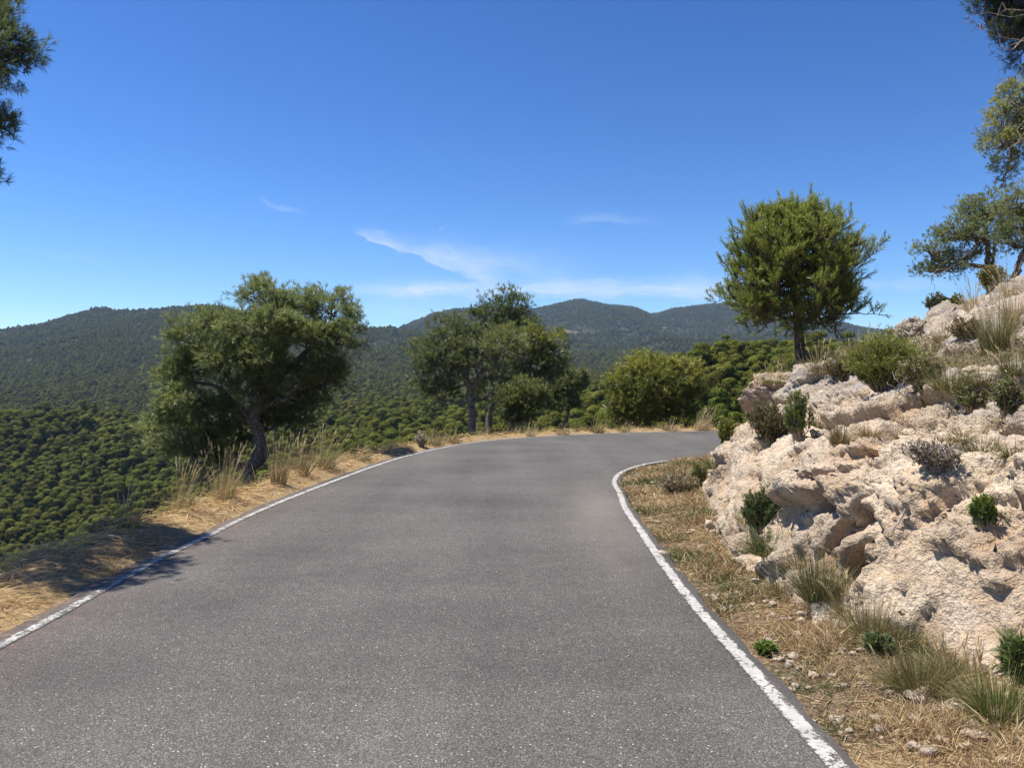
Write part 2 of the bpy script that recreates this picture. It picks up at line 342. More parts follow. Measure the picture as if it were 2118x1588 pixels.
# ------------------------------------------------------------------ ground heights
def X0(y): return np.interp(y, [-12, 2, 4, 5, 6, 8, 9.9, 11.5, 13.3, 15.2, 16.8, 19, 22, 30], [3.1, 2.8, 2.48, 2.1, 2.02, 2.2, 2.42, 2.85, 3.4, 4.05, 4.75, 6.8, 11.5, 24])
_S = np.array([-.6, 0, .35, .7, 1.0, 1.4, 1.6, 2.4, 3.2, 3.8, 5, 7, 10, 16])
_PR = {0: [-.35, 0, .70, 1.04, 1.22, 1.42, 1.5, 1.74, 1.98, 2.4, 3.0, 3.9, 5.2, 6.4],
       8: [-.35, 0, .74, 1.08, 1.24, 1.38, 1.48, 1.74, 2.02, 2.45, 3.05, 3.9, 5.2, 6.2],
       11: [-.35, 0, .62, .95, 1.10, 1.3, 1.42, 1.78, 2.2, 2.6, 3.2, 3.9, 4.8, 5.5],
       14: [-.25, 0, .3, .7, 1.1, 1.45, 1.55, 1.95, 2.3, 2.6, 3.05, 3.6, 4.3, 4.8],
       18: [-.25, 0, .3, .7, 1.2, 1.5, 1.6, 2.0, 2.3, 2.6, 3.0, 3.5, 4.1, 4.5]}
_PY = np.array(sorted(_PR)); _PT = np.array([_PR[k] for k in _PY])
def rock_h(x, y):
    s = x - X0(y); shape = np.shape(s); s = np.ravel(s); yv = np.clip(np.ravel(y), 0, 18)
    k = np.clip(np.searchsorted(_PY, yv, 'right') - 1, 0, len(_PY) - 2); f = (yv - _PY[k]) / (_PY[k + 1] - _PY[k])
    z = np.empty(len(s))
    for j in range(len(_PY) - 1):
        m = k == j
        z[m] = np.interp(s[m], _S, _PT[j]) * (1 - f[m]) + np.interp(s[m], _S, _PT[j + 1]) * f[m]
    dr = -sdist(RIGHT, np.ravel(x), np.ravel(y))
    return (z * np.where(np.ravel(y) > 9, sstep(.15, 1.3, dr), 1)).reshape(shape)
TAB = {  # columns (photo x): canopy height as (distance, photo y)
 -700: [(40, 1250), (150, 1180), (195, 1020), (235, 870), (262, 862), (330, 950), (450, 850), (700, 790), (1000, 740), (1300, 715), (1800, 770), (2400, 770)],
 0: [(40, 1250), (80, 1210), (150, 1180), (195, 1015), (235, 868), (258, 860), (330, 960), (450, 850), (700, 785), (1000, 715), (1300, 690), (1800, 770), (2400, 770)],
 200: [(40, 1220), (80, 1180), (150, 1130), (195, 1000), (235, 866), (258, 858), (330, 950), (450, 850), (700, 775), (1000, 690), (1300, 645), (1800, 760), (2400, 770)],
 400: [(40, 1180), (80, 1120), (150, 1060), (195, 960), (235, 880), (258, 876), (330, 940), (450, 850), (700, 770), (1000, 685), (1300, 639), (1800, 760), (2400, 770)],
 600: [(40, 1080), (80, 1040), (120, 1000), (170, 940), (220, 888), (258, 872), (330, 872), (450, 830), (700, 765), (1000, 700), (1300, 648), (1800, 740), (2400, 770)],
 760: [(40, 1010), (80, 960), (140, 915), (200, 880), (270, 842), (330, 842), (450, 812), (700, 770), (1000, 715), (1250, 668), (1700, 720), (2400, 740)],
 860: [(40, 980), (80, 940), (140, 905), (200, 872), (270, 842), (330, 838), (450, 812), (700, 770), (1000, 715), (1200, 662), (1700, 700), (2200, 660), (2600, 700)],
 900: [(40, 965), (80, 930), (140, 900), (200, 868), (270, 838), (450, 800), (700, 770), (1000, 735), (1500, 700), (2200, 640), (2600, 700)],
 950: [(40, 960), (80, 925), (140, 898), (200, 866), (270, 836), (450, 800), (700, 772), (1000, 740), (1500, 702), (2200, 632), (2600, 700)],
 1100: [(40, 945), (70, 905), (120, 880), (170, 860), (270, 832), (450, 800), (700, 775), (1000, 750), (1500, 705), (2200, 634), (2600, 700)],
 1200: [(40, 920), (60, 890), (100, 860), (130, 840), (200, 828), (400, 800), (700, 775), (1000, 750), (1500, 700), (2200, 613), (2600, 700)],
 1265: [(40, 915), (60, 885), (95, 850), (120, 820), (200, 824), (400, 800), (700, 775), (1000, 750), (1500, 700), (2200, 626), (2600, 700)],
 1310: [(40, 910), (60, 880), (85, 845), (110, 795), (130, 785), (200, 812), (400, 800), (700, 775), (1000, 750), (1500, 712), (2200, 629), (2600, 700)],
 1350: [(40, 908), (60, 875), (82, 835), (106, 770), (124, 758), (190, 800), (400, 800), (700, 775), (1000, 750), (1500, 712), (2200, 646), (2600, 700)],
 1400: [(40, 905), (58, 868), (80, 820), (104, 750), (120, 735), (180, 790), (400, 800), (700, 775), (1000, 750), (1500, 712), (2200, 631), (2600, 700)],
 1480: [(40, 895), (56, 850), (76, 790), (100, 720), (115, 705), (180, 770), (400, 790), (700, 775), (1000, 750), (1500, 712), (2200, 622), (2600, 700)],
 1560: [(40, 885), (56, 830), (76, 775), (100, 722), (115, 710), (180, 760), (400, 790), (700, 775), (1000, 750), (1500, 715), (2200, 628), (2600, 700)],
 1700: [(40, 850), (75, 755), (100, 722), (115, 715), (180, 740), (400, 780), (1000, 750), (1500, 720), (2200, 662), (2600, 700)],
 1850: [(40, 800), (75, 750), (100, 730), (115, 725), (180, 735), (400, 760), (1000, 750), (1500, 730), (2200, 684), (2600, 700)],
 1950: [(40, 790), (75, 740), (115, 710), (180, 715), (400, 740), (1000, 740), (1500, 715), (2200, 645), (2600, 700)],
 2300: [(40, 790), (75, 750), (115, 720), (180, 715), (400, 740), (1000, 740), (1500, 700), (2200, 640), (2600, 700)],
 3200: [(40, 790), (75, 750), (115, 720), (180, 715), (400, 740), (1000, 740), (1500, 700), (2200, 660), (2600, 700)]}
_TX = np.array(sorted(TAB)); _LD = np.linspace(math.log(20), math.log(2700), 160)
_TZ = np.array([np.interp(_LD, [math.log(d) for d, _ in TAB[k]], [EYE + (CY - y) / F * d - 4.0 for d, y in TAB[k]]) for k in _TX])
_kern = np.array([1, 2, 3, 2, 1]) / 9
_TZ = np.array([np.convolve(np.pad(r, 2, 'edge'), _kern, 'valid') for r in _TZ])
def far_h(x, y):
    u = CX + F * x / np.maximum(y, 1e-3); u = np.clip(u, _TX[0], _TX[-1] - 1e-3); ld = np.clip(np.log(np.maximum(y, 20.0)), _LD[0], _LD[-1] - 1e-6)
    k = np.clip(np.searchsorted(_TX, u, 'right') - 1, 0, len(_TX) - 2); f = (u - _TX[k]) / (_TX[k + 1] - _TX[k]); f = f * f * (3 - 2 * f) * .5 + f * .5
    g = (ld - _LD[0]) / (_LD[1] - _LD[0]); j = np.clip(g.astype(int), 0, len(_LD) - 2); g = g - j
    z = (_TZ[k, j] * (1 - g) + _TZ[k, j + 1] * g) * (1 - f) + (_TZ[k + 1, j] * (1 - g) + _TZ[k + 1, j + 1] * g) * f
    d = np.maximum(y, 1.0); q = np.stack([x, y, 0 * x], 1)
    amp = np.clip((d - 300) / 700, 0, 1) * np.clip((2150 - d) / 500, .08, 1)
    z = z + amp * (np.where(u > 820, 80, 30) * (ridged(q * .0022 + 3.1, 4) - .45) + 8 * fbm(q * .011, 3)) * np.clip(d / 1500, .25, 1)
    z = z + np.clip((d - 40) / 80, 0, 1) * np.clip(1.5 - d / 900, .4, 1) * 1.6 * fbm(q * .03, 3)
    return z
def ground_h(x, y):
    x = np.asarray(x, float); y = np.asarray(y, float); sh = x.shape; x = x.ravel(); y = y.ravel()
    sl_ = sdist(LEFT, x, y); sr = -sdist(RIGHT, x, y)
    z = np.full(len(x), -.03)
    q = np.stack([x, y, 0 * x], 1)
    out = sl_ > 0
    lip = np.interp(y, [5, 10, 24], [1.05, .8, .75]) + .2 * perlin(q * .35)
    s = np.maximum(sl_ - lip, 0)
    drop = np.where(s < 14, .46 * s, .46 * 14 + .34 * (s - 14)) * np.interp(y, [0, 14, 20, 26], [1, 1, .8, .62])
    zl = -.03 + .10 * sstep(.12, .6, sl_) * sstep(1.8, .8, sl_) - drop + sstep(.3, 1.5, sl_) * .14 * fbm(q * 1.1, 4)
    z = np.where(out, np.maximum(zl, -42), z)
    rs = sr > 0
    hr = rock_h(x, y); e = x - X0(y)
    cover = sstep(2.0, 2.6, y) * sstep(19.3, 18.2, y) * sstep(11.8, 10.8, e)                     # well below the rock where the outcrop covers it
    zr = np.where(e > .05, (hr - 1.0) * sstep(.9, 2.2, e) - .4 * sstep(.05, .4, e), 0) * cover + np.where(e > .05, hr - .1, 0) * (1 - cover) + .10 * sstep(.15, 1.0, sr) + sstep(.2, .8, sr) * .05 * fbm(q * 1.7, 4) - .03
    z = np.where(rs & ~out, zr, z)
    fw = sstep(27, 46, y) * np.where(rs & ~out, sstep(24, 44, y), 1)
    zf = far_h(x, y)
    fw = np.maximum(fw, np.where(out, sstep(12, 45, sl_), 0))
    return (z * (1 - fw) + zf * fw).reshape(sh)
CLEAR = []
def clearing(px, py, d, rx, ry): CLEAR.append((px, d, rx, ry))
for a in [(1180, 0, 1500, 20, 9), (1215, 0, 1512, 16, 7), (1200, 0, 1470, 14, 6), (1290, 0, 1520, 10, 6), (1400, 0, 1640, 34, 10), (1430, 0, 1665, 20, 9), (1262, 0, 2030, 3.5, 30), (1272, 0, 1960, 3.5, 30),
          (1284, 0, 1890, 3, 25), (885, 0, 2120, 14, 70), (905, 0, 2150, 14, 60), (775, 0, 520, 14, 12), (800, 0, 500, 10, 8), (165, 0, 900, 10, 8), (310, 0, 1040, 30, 3),
          (1165, 0, 62, 26, 6), (1210, 0, 70, 24, 6), (1235, 0, 60, 30, 5), (1255, 0, 80, 12, 5), (1330, 0, 74, 14, 6), (1440, 0, 62, 30, 5), (950, 0, 380, 30, 10), (1360, 0, 1500, 8, 5)]: clearing(*a)
def clear_mask(x, y):
    u = CX + F * x / np.maximum(y, 1e-3); m = np.zeros(len(x)); wob = 1 + .5 * perlin(np.stack([x, y, 0 * x], 1) * .05)
    for px, d, rx, ry in CLEAR: m = np.maximum(m, sstep(1.25, .85, np.sqrt(((u - px) / rx) ** 2 + ((y - d) / ry) ** 2) * wob))
    return m
# ground sheet
us = np.concatenate([np.linspace(-6000, -200, 40)[:-1], np.arange(-200, 2330, 8.0), np.linspace(2330, 8000, 40)[1:]])
ds = np.concatenate([[.25, .6], np.exp(np.linspace(math.log(1.0), math.log(40), 210)), np.exp(np.linspace(math.log(40), math.log(2650), 230))[1:]])
U, D = np.meshgrid(us, ds); gx = (U - CX) / F * D; gy = D
gz = ground_h(gx, gy)
nU = len(us); i = np.arange(len(ds) - 1)[:, None] * nU; j = np.arange(nU - 1)[None]
Q = np.stack([i + j, i + j + 1, i + nU + j + 1, i + nU + j], -1).reshape(-1, 4)
fx, fy = gx.ravel(), gy.ravel()
sL, sR = sdist(LEFT, fx, fy), -sdist(RIGHT, fx, fy)
qn = np.stack([fx, fy, 0 * fx], 1)
strawm = np.where(sL > 0, sstep(1.6, .8, sL) * .9 + .2, .34 + .45 * fbm(qn * .8, 3))
forest = np.maximum(sstep(1.3, 2.6, sL) * .85, sstep(30, 45, fy)); cm = clear_mask(fx, fy)
forest = forest * (1 - cm)
mb = MB(); mb.add(np.stack([fx, fy, gz.ravel()], 1), Q, np.stack([np.clip(strawm, 0, 1), forest, cm], 1))
# the same sheet behind the viewer
bx = np.linspace(-40, 40, 60); by = np.linspace(-30, .25, 30); BX, BY = np.meshgrid(bx, by); bz = ground_h(BX, BY)
nb = len(bx); i = np.arange(len(by) - 1)[:, None] * nb; j = np.arange(nb - 1)[None]
mb.add(np.stack([BX.ravel(), BY.ravel(), bz.ravel() - .02], 1), np.stack([i + j, i + j + 1, i + nb + j + 1, i + nb + j], -1).reshape(-1, 4), (.4, .2, 0))
ground = tag(mb.build('ground', M_GROUND, smooth=True), kind='structure')

# ------------------------------------------------------------------ rock outcrop
def facets(P, sc, tilt, seed):
    """broken-block relief: every Voronoi cell is a tilted plane of its own, with a sharp step to the next"""
    p = P * sc + seed; i = np.floor(p).astype(int); n = len(p); f1 = np.full(n, 9.0); f2 = np.full(n, 9.0); o1 = np.zeros((n, 3)); h1 = np.zeros(n, int)
    for a in (-1, 0, 1):
        for b in (-1, 0, 1):
            for c in (-1, 0, 1):
                q = i + (a, b, c); k = q & 255; h = _P[_P[_P[k[:, 0]] + k[:, 1]] + k[:, 2]]
                o = q + .5 + .55 * _G[h]; d = np.linalg.norm(p - o, axis=1); m = d < f1
                f2 = np.where(m, f1, np.minimum(f2, d)); f1 = np.where(m, d, f1); o1[m] = o[m]; h1 = np.where(m, h, h1)
    g = _G[(h1 * 7 + 13) % 256]
    return ((p - o1) / np.mean(sc) * g).sum(1) * tilt + (h1 / 255 - .5) * .35 / np.mean(sc), np.exp(-((f2 - f1) / .05) ** 2)
def disp_rock(P, N, k=1.0):
    W_ = P + .16 * np.stack([fbm(P * 1.6, 3), fbm(P * 1.6 + 9, 3), fbm(P * 1.6 + 19, 3)], 1)
    A, ca = facets(W_, np.array([.85, .6, 1.35]), .42, 3.3)
    B, cb_ = facets(W_ + .03 * fbm(P * 5, 2)[:, None], np.array([2.6, 1.9, 3.8]), .42, 8.1)
    D_, cd = facets(P + .02 * fbm(P * 9, 2)[:, None], np.array([7.5, 6.0, 10.0]), .5, 1.7)
    E_, ce = facets(P, np.array([18.0, 15.0, 22.0]), .55, 4.9)
    sel = sstep(-.3, .25, fbm(P * .75 + 33, 2))
    pit = np.clip(perlin(W_ * np.array([4.2, 4.2, 5.4])) - .28, 0, 1); p2 = np.clip(perlin(P * 11 + 7) - .2, 0, 1)
    d = .10 * fbm(P * .7, 3) + .36 * A - .10 * ca + .62 * B * (.35 + .65 * sel) - .05 * cb_ * sel + .85 * D_ * (.5 + .5 * sel) - .02 * cd + .8 * E_ + .028 * (ridged(P * 12 + 9, 3) - .35) - (.17 * pit + .12 * p2) * (.3 + .7 * sel) + .04 * (ridged(P * 3, 3) - .4) + .04
    return d * k, ca, np.clip(pit + .6 * p2, 0, 1)
ss = np.concatenate([np.arange(-.25, 2.4, .0165), np.arange(2.4, 5.2, .04), np.arange(5.2, 12.1, .13)])
ys = np.exp(np.linspace(math.log(2.0), math.log(19.5), 560))
Sg, Yg = np.meshgrid(ss, ys); Xg = X0(Yg) + Sg; Zg = rock_h(Xg, Yg)
P = np.stack([Xg, Yg, Zg], 2)
Nn = nrm(np.cross(np.gradient(P, axis=1), np.gradient(P, axis=0))); Nn[Nn[..., 2] < 0] *= -1
for ax in (0, 1):
    for _ in range(10): Nn = (Nn + np.roll(Nn, 1, ax) + np.roll(Nn, -1, ax)) / 3
Nn = nrm(Nn)
Pf, Nf = P.reshape(-1, 3), Nn.reshape(-1, 3); sf = Sg.ravel(); yf = Yg.ravel()
ter = np.exp(-((sf - 2.75 - .35 * perlin(np.stack([yf * .6, 0 * yf, 0 * yf], 1))) / .5) ** 2)         # the planted terrace above the ledge
soil = np.clip(ter * .85 + sstep(4.0, 5.2, sf) * (.35 + .5 * fbm(Pf * .8, 3)) + .35 * fbm(Pf * 1.1 + 40, 3) - .12, 0, 1)
soil = np.where(sf < 1.75, 0, soil)
soil = np.maximum(soil, sstep(.03, -.1, sf))
dd, crack, pit = disp_rock(Pf, Nf)
fade = sstep(-.25, .12, sf) * (.8 + .2 * sstep(3.6, 1.5, sf)) * (1 - .65 * sstep(.4, .8, soil))
dd = np.maximum(dd, -.02 - .10 * sstep(.1, .7, sf) - .3 * sstep(.7, 1.3, sf))
push = nrm(Nf + np.array([-.35, -.25, -.15]))                                                  # bulges lean out over the road, so they undercut
Rk = Pf + push * (dd * fade)[:, None] + np.array([0, 0, 1.0]) * (.02 * fbm(Pf * 5, 3))[:, None]
# deep cavities in the lower face: (photo x, y, width m, height m, depth m)
tri = [(a, b, c, d) for a, b, c, d in []]
def rk_bvh(V):
    n = len(ss); i = np.arange(len(ys) - 1)[:, None] * n; j = np.arange(n - 1)[None]
    q = np.stack([i + j, i + j + 1, i + n + j + 1, i + n + j], -1).reshape(-1, 4)
    return BVHTree.FromPolygons(V.tolist(), q.tolist()), q
bv, RQ = rk_bvh(Rk)
def ray(px, py, tree=None):
    d = Vector(((px - CX) / F, 1.0, (CY - py) / F)).normalized()
    return (tree or bv).ray_cast(Vector((0, 0, EYE)), d)
cav = np.zeros(len(Rk))
for px, py, wx, wz, dp in [(1728, 1090, .05, .20, .35), (1740, 1175, .06, .20, .35), (1702, 1050, .04, .12, .25), (1682, 985, .09, .05, .2), (1640, 940, .09, .06, .2), (1800, 940, .07, .05, .2)]:
    h = ray(px, py)[0]
    if h is None or px > 1900 and py > 1300: continue
    h = np.array(h); v = Rk - h; r = np.hypot(v[:, 1] * .9 + v[:, 0] * .3, v[:, 0] * 0) / wx
    e = np.exp(-(r ** 2 + (v[:, 2] / wz) ** 2) ** 1.6) * (np.abs(v[:, 0]) < .7)
    jag = 1 + .6 * perlin(Rk * 9)
    Rk = Rk + np.outer(e * dp * .7 * sstep(.12, .4, Rk[:, 2]) * jag, [.82, .45, -.12]); cav = np.maximum(cav, e)
for _ in range(3):                                                      # ease the longest steps so that no face is drawn out into a curtain
    T_ = Rk.reshape(len(ys), len(ss), 3); e1 = np.linalg.norm(np.diff(T_, axis=0), axis=2); e2 = np.linalg.norm(np.diff(T_, axis=1), axis=2); el_ = np.zeros(T_.shape[:2])
    el_[1:] = np.maximum(el_[1:], e1); el_[:-1] = np.maximum(el_[:-1], e1); el_[:, 1:] = np.maximum(el_[:, 1:], e2); el_[:, :-1] = np.maximum(el_[:, :-1], e2)
    pd = np.pad(T_, ((1, 1), (1, 1), (0, 0)), 'edge'); av = (pd[2:, 1:-1] + pd[:-2, 1:-1] + pd[1:-1, 2:] + pd[1:-1, :-2]) / 4
    nomi = np.maximum(.10, 4.5 * np.gradient(Yg, axis=0)); w_ = np.clip(el_ / nomi - 1, 0, 1)[..., None] * .6
    Rk = (T_ * (1 - w_) + av * w_).reshape(-1, 3)
bv, RQ = rk_bvh(Rk)
grey = np.clip(.15 + .55 * sstep(1.2, 2.0, sf) + .5 * fbm(Pf * .9 + 70, 3) + .5 * sstep(11, 14, yf), 0, 1) * np.where(sf < 1.35, .5, 1.05)
och = np.clip(.5 * pit * 2.2 + .6 * cav + .35 * sstep(.25, .6, fbm(Pf * 1.2 + 11, 3)) + .25 * crack + .5 * sstep(13, 15.5, yf) * sstep(1.3, .4, sf), 0, 1)
mb = MB(); mb.add(Rk, RQ, np.stack([soil, grey, och], 1))
ro = empty('rock_outcrop', (3.2, 7, 0), 'long pitted cream limestone outcrop sloping up from the right verge', 'rock')
mb.build('rock_face', M_ROCK, ro, smooth=True)
ground_bv = BVHTree.FromObject(ground, bpy.context.evaluated_depsgraph_get())

def ico(n):
    import bmesh
    bm = bmesh.new(); bmesh.ops.create_icosphere(bm, subdivisions=n, radius=1.0)
    V = np.array([v.co[:] for v in bm.verts]); Fc = np.array([[v.index for v in f.verts] for f in bm.faces]); bm.free(); return V, Fc
ICO = {n: ico(n) for n in (2, 3, 4, 5, 6)}
def rock_blob(c, rad, seed, n=5, k=1.0, facets=12, rot=(0, 0, 0)):
    V, Fc = ICO[n]; rs_ = np.random.RandomState(seed); V = V.copy()
    for _ in range(facets):                                             # knock flat facets off the block
        d = nrm(rs_.normal(size=3)); h = rs_.uniform(.62, .9); t = V @ d; V = V - np.outer(np.maximum(t - h, 0) * .92, d)
    N0 = nrm(V); from_euler = np.array(__import__('mathutils').Euler(rot).to_matrix())
    Pw = (V * np.asarray(rad)) @ from_euler.T + np.asarray(c); N0 = nrm((N0 / np.asarray(rad)) @ from_euler.T)
    dsp, crk, pt = disp_rock(Pw + seed * 3.7, N0)
    lim = min(rad) / .45
    return Pw + N0 * (dsp * k * min(1, lim))[:, None], Fc, crk, pt, N0
def boulder(px, py, rx, ry, d=None, dz=.5, label='', seed=1, k=.8, grey_=.5, och_=.3, n=6, flat=None, rot=(0, 0, 0), cat='boulder'):
    h = ray(px, py)[0] if d is None else None
    dd_ = h[1] + .25 * rx / F * h[1] if h is not None else (d or 14)
    c = PX(px, py, dd_); rad = (rx / F * dd_, rx / F * dd_ * dz if flat is None else flat, ry / F * dd_)
    V, Fc, crk, pt, N0 = rock_blob(c, rad, seed, n, k, rot=rot)
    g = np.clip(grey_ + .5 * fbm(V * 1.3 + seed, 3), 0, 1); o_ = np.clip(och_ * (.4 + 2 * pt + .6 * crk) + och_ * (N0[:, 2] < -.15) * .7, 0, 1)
    m = MB(); m.add(V, Fc, np.stack([0 * g, g, o_], 1)); o = m.build('boulder', M_ROCK, None, smooth=True); tag(o, label, cat); ALLB.append(o); return o
ALLB = []
boulder(1586, 824, 70, 56, 13.7, .8, 'overhanging cream boulder at the far tip of the outcrop, dark underneath', 11, .7, .35, .5)
boulder(1716, 822, 84, 62, 12.5, .8, 'pitted grey boulder below the pine, beside the overhanging boulder', 23, .9, .9, .1)
boulder(1538, 915, 26, 34, 14.8, 1.0, 'small orange stained block standing under the overhanging boulder', 5, .5, .1, .9, 5)
boulder(1540, 968, 38, 45, 13.6, 1.0, 'ochre block low at the road tip of the outcrop, below the orange stained block', 8, .7, .1, .8, 5)
boulder(1508, 1020, 52, 66, 9.9, .8, 'smooth pale leaning boulder at the edge of the dry verge', 31, .45, .15, .2, 6, None, (0, .25, .3))
boulder(1845, 850, 78, 46, 9.3, 1.1, 'smooth grey topped slab below the broom bush', 44, .3, 1.0, .0, 6, None, (.15, -.25, .2))
boulder(1888, 692, 42, 36, 12.9, .9, 'jagged cream boulder on the skyline right of the pine', 52, .9, .35, .25)
boulder(1965, 672, 48, 42, 12.6, .9, 'grey rock hump below the skyline shrubs', 61, .7, .8, .1)
boulder(1985, 735, 105, 40, 10.6, .8, 'broad pink rock ledge above the planted terrace', 71, .9, .3, .3)
boulder(2112, 700, 40, 30, 9.4, 1, 'small grey rock behind the tall straw tussock at the photo edge', 77, .8, .8, .1, 5)
boulder(2112, 850, 34, 52, 6.7, 1, 'cream block cut by the right photo edge below the terrace', 83, .8, .3, .2, 5)
boulder(1595, 935, 40, 30, 11.9, .8, 'white quartz-like slab lying below the upright rosemary', 90, .3, .0, .0, 5, None, (0, -.6, 0))
dg = bpy.context.evaluated_depsgraph_get()
def merged_bvh():
    V, Fc, n = [Rk], [RQ.tolist()], len(Rk)
    for o in ALLB:
        v = np.empty(len(o.data.vertices) * 3); o.data.vertices.foreach_get('co', v); V.append(v.reshape(-1, 3)); Fc.append([[a + n for a in p.vertices] for p in o.data.polygons]); n += len(V[-1])
    gv = np.stack([fx, fy, gz.ravel()], 1); V.append(gv)
    k = (D.ravel()[Q[:, 0]] < 60); Fc.append((Q[k] + n).tolist())
    return BVHTree.FromPolygons(np.concatenate(V).tolist(), sum(Fc, []))
ALLBV = merged_bvh()
def hit(px, py, dfl=8):
    for k in range(60):                                                 # the base may hide just behind the verge's lip
        h = ray(px, py + 2 * k, ALLBV)
        if h[0] is not None: break
    return (np.array(h[0]), h[1]) if h[0] is not None else (PX(px, py, dfl), Vector((0, 0, 1)))
def dropz(x, y):
    h = ALLBV.ray_cast(Vector((x, y, 60)), Vector((0, 0, -1)))
    return h[0][2] if h[0] is not None else float(ground_h(np.array([x]), np.array([y]))[0])

# ------------------------------------------------------------------ foliage
def needles(mb, Pt, A, n, L, Wd, spread, along, c, rs_, jit=.18):
    """n thin needles per tuft at points Pt along axes A"""
    T = len(Pt); A = nrm(A); a = np.repeat(A, n, 0); p = np.repeat(Pt, n, 0); K = T * n
    r = rs_.normal(size=(K, 3)); r = nrm(r - a * (r * a).sum(1)[:, None])
    d = nrm(a + r * (spread * rs_.uniform(.5, 1.3, K))[:, None]); l = L * rs_.uniform(.7, 1.15, K)
    b = p + a * (along * rs_.uniform(0, 1, K))[:, None]
    s = nrm(np.cross(d, rs_.normal(size=(K, 3)) * .55 + np.array([-.25, 0, 1.0]))) * (Wd * rs_.uniform(.7, 1.3, K))[:, None] * .5
    tip = b + d * l[:, None]; mid = b + d * (l * .55)[:, None]
    V = np.stack([b - s * .5, b + s * .5, mid + s, tip, mid - s], 1).reshape(-1, 3)
    Fc = np.arange(K)[:, None] * 5 + np.array([[0, 1, 2, 3, 4]])
    cc = np.repeat(np.asarray(c).reshape(-1, 3) if np.ndim(c) > 1 else np.tile(c, (T, 1)), n, 0) * rs_.uniform(1 - jit, 1 + jit, (K, 1))
    mb.add(V, Fc, np.repeat(cc, 5, 0))
def bend(p0, p1, n, wob, rs_, sag=0.0):
    t = np.linspace(0, 1, n)[:, None]; p0, p1 = np.asarray(p0), np.asarray(p1); L = np.linalg.norm(p1 - p0)
    q = p0 * (1 - t) + p1 * t; o = rs_.normal(size=(n, 3)) * wob * L; o[0] = o[-1] = 0
    q = q + o * np.sin(np.pi * t); q[:, 2] += (sag * L * np.sin(np.pi * t))[:, 0]; return q
def pine(name, label, d, trunk, lobes, seed, c1=(.055, .085, .026), c2=(.10, .125, .034), clus=.30, dens=1.0, tufts=16, nn=9, L=.15, Wd=.014, group=None, sparse=0.0, limbc=(1, 1, 1), stems=(), dead=0, up=.5, rbase=1.0):
    """trunk: photo (x, y, half width); lobes: (x, y, rx, ry, depth offset, colour shift)"""
    rs_ = np.random.RandomState(seed)
    tp = np.array([PX(x, y, d + (dz[0] if dz else 0)) for x, y, r, *dz in trunk]); tr = np.array([t_[2] / F * d for t_ in trunk]) * rbase
    base = tp[0].copy(); g = dropz(base[0], base[1]); base[2] = min(base[2], g)
    if tp[0, 2] > g - .05: tp[0, 2] = g - .1
    root = empty(name, tuple(base), label, 'tree', group)
    q = smooth_line(np.concatenate([tp, tr[:, None]], 1), 26)
    wob = .25 * q[:, 3:4] * rs_.normal(size=(26, 3)); wob[0] = 0; q[:, :3] += wob
    q[0, 3] *= 1.25; q[1, 3] *= 1.1
    mb = MB(); mb.tube(q[:, :3], np.maximum(q[:, 3] * rs_.uniform(.92, 1.1, 26), .01), 12, limbc); mb.build('trunk', M_BARK, root, smooth=True)
    br = MB(); fo = MB(); limbs = [q]
    for st in stems:
        sp_ = np.array([PX(x, y, d + (dz[0] if dz else 0)) for x, y, r, *dz in st]); sr_ = np.array([a[2] / F * d for a in st])
        qq = smooth_line(np.concatenate([sp_, sr_[:, None]], 1), 14); br.tube(qq[:, :3], qq[:, 3], 8, limbc); limbs.append(qq)
    allp = np.concatenate(limbs)
    for (lx, ly, rx, ry, *ex) in lobes:
        od = ex[0] if ex else rs_.uniform(-.5, .5); sh = ex[1] if len(ex) > 1 else 0.0
        c = PX(lx, ly, d + od); rad = np.array([rx / F * d, (rx + ry) / 2 / F * d, ry / F * d])
        dist = np.linalg.norm(allp[:, :3] - c, axis=1) + np.where(allp[:, 2] > c[2], 1.2, 0) * (allp[:, 2] - c[2]); k = dist.argmin()
        r0 = min(max(allp[k, 3] * .55, .02), .09)
        lb = bend(allp[k, :3], c - np.array([0, 0, rad[2] * .25]), 8, .07, rs_, -.06)
        br.tube(lb, np.linspace(r0, .016, 8), 6, limbc)
        area = rad[0] * rad[2] * 3.2 + rad[0] * rad[1] * 2
        nc = max(6, int(dens * area / (clus * clus) * 1.15))
        v = nrm(rs_.normal(size=(nc * 2, 3))); v = v[rs_.uniform(size=len(v)) < np.where(v[:, 2] < -.3, .5 - .3 * sparse, 1)][:nc]
        rr = rs_.uniform(.45, 1.02, len(v)) ** .6
        cp = c + v * rad * rr[:, None] * (1 + .16 * rs_.normal(size=(len(v), 1)))
        for p_ in cp:
            s0 = lb[rs_.randint(4, 8)]; bl = bend(s0, p_, 5, .07, rs_, rs_.uniform(-.08, .1)); br.tube(bl, np.linspace(.013, .004, 5) * (.6 + d / 40), 4, limbc)
        nt = int(tufts); K = len(cp)
        o = rs_.normal(size=(K, nt, 3)) * np.array([.5, .5, .34]) * clus
        tpnt = (cp[:, None] + o).reshape(-1, 3)
        ax = nrm(tpnt - c) * .55 + np.array([0, 0, up]) + .45 * rs_.normal(size=tpnt.shape) + np.repeat(nrm(cp - c), nt, 0) * .3
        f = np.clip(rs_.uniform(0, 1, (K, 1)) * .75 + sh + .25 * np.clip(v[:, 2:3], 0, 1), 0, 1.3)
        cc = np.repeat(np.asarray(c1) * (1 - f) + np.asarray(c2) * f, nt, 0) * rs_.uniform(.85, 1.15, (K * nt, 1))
        needles(fo, tpnt, ax, nn, L, Wd, .75, L * .5, cc, rs_)
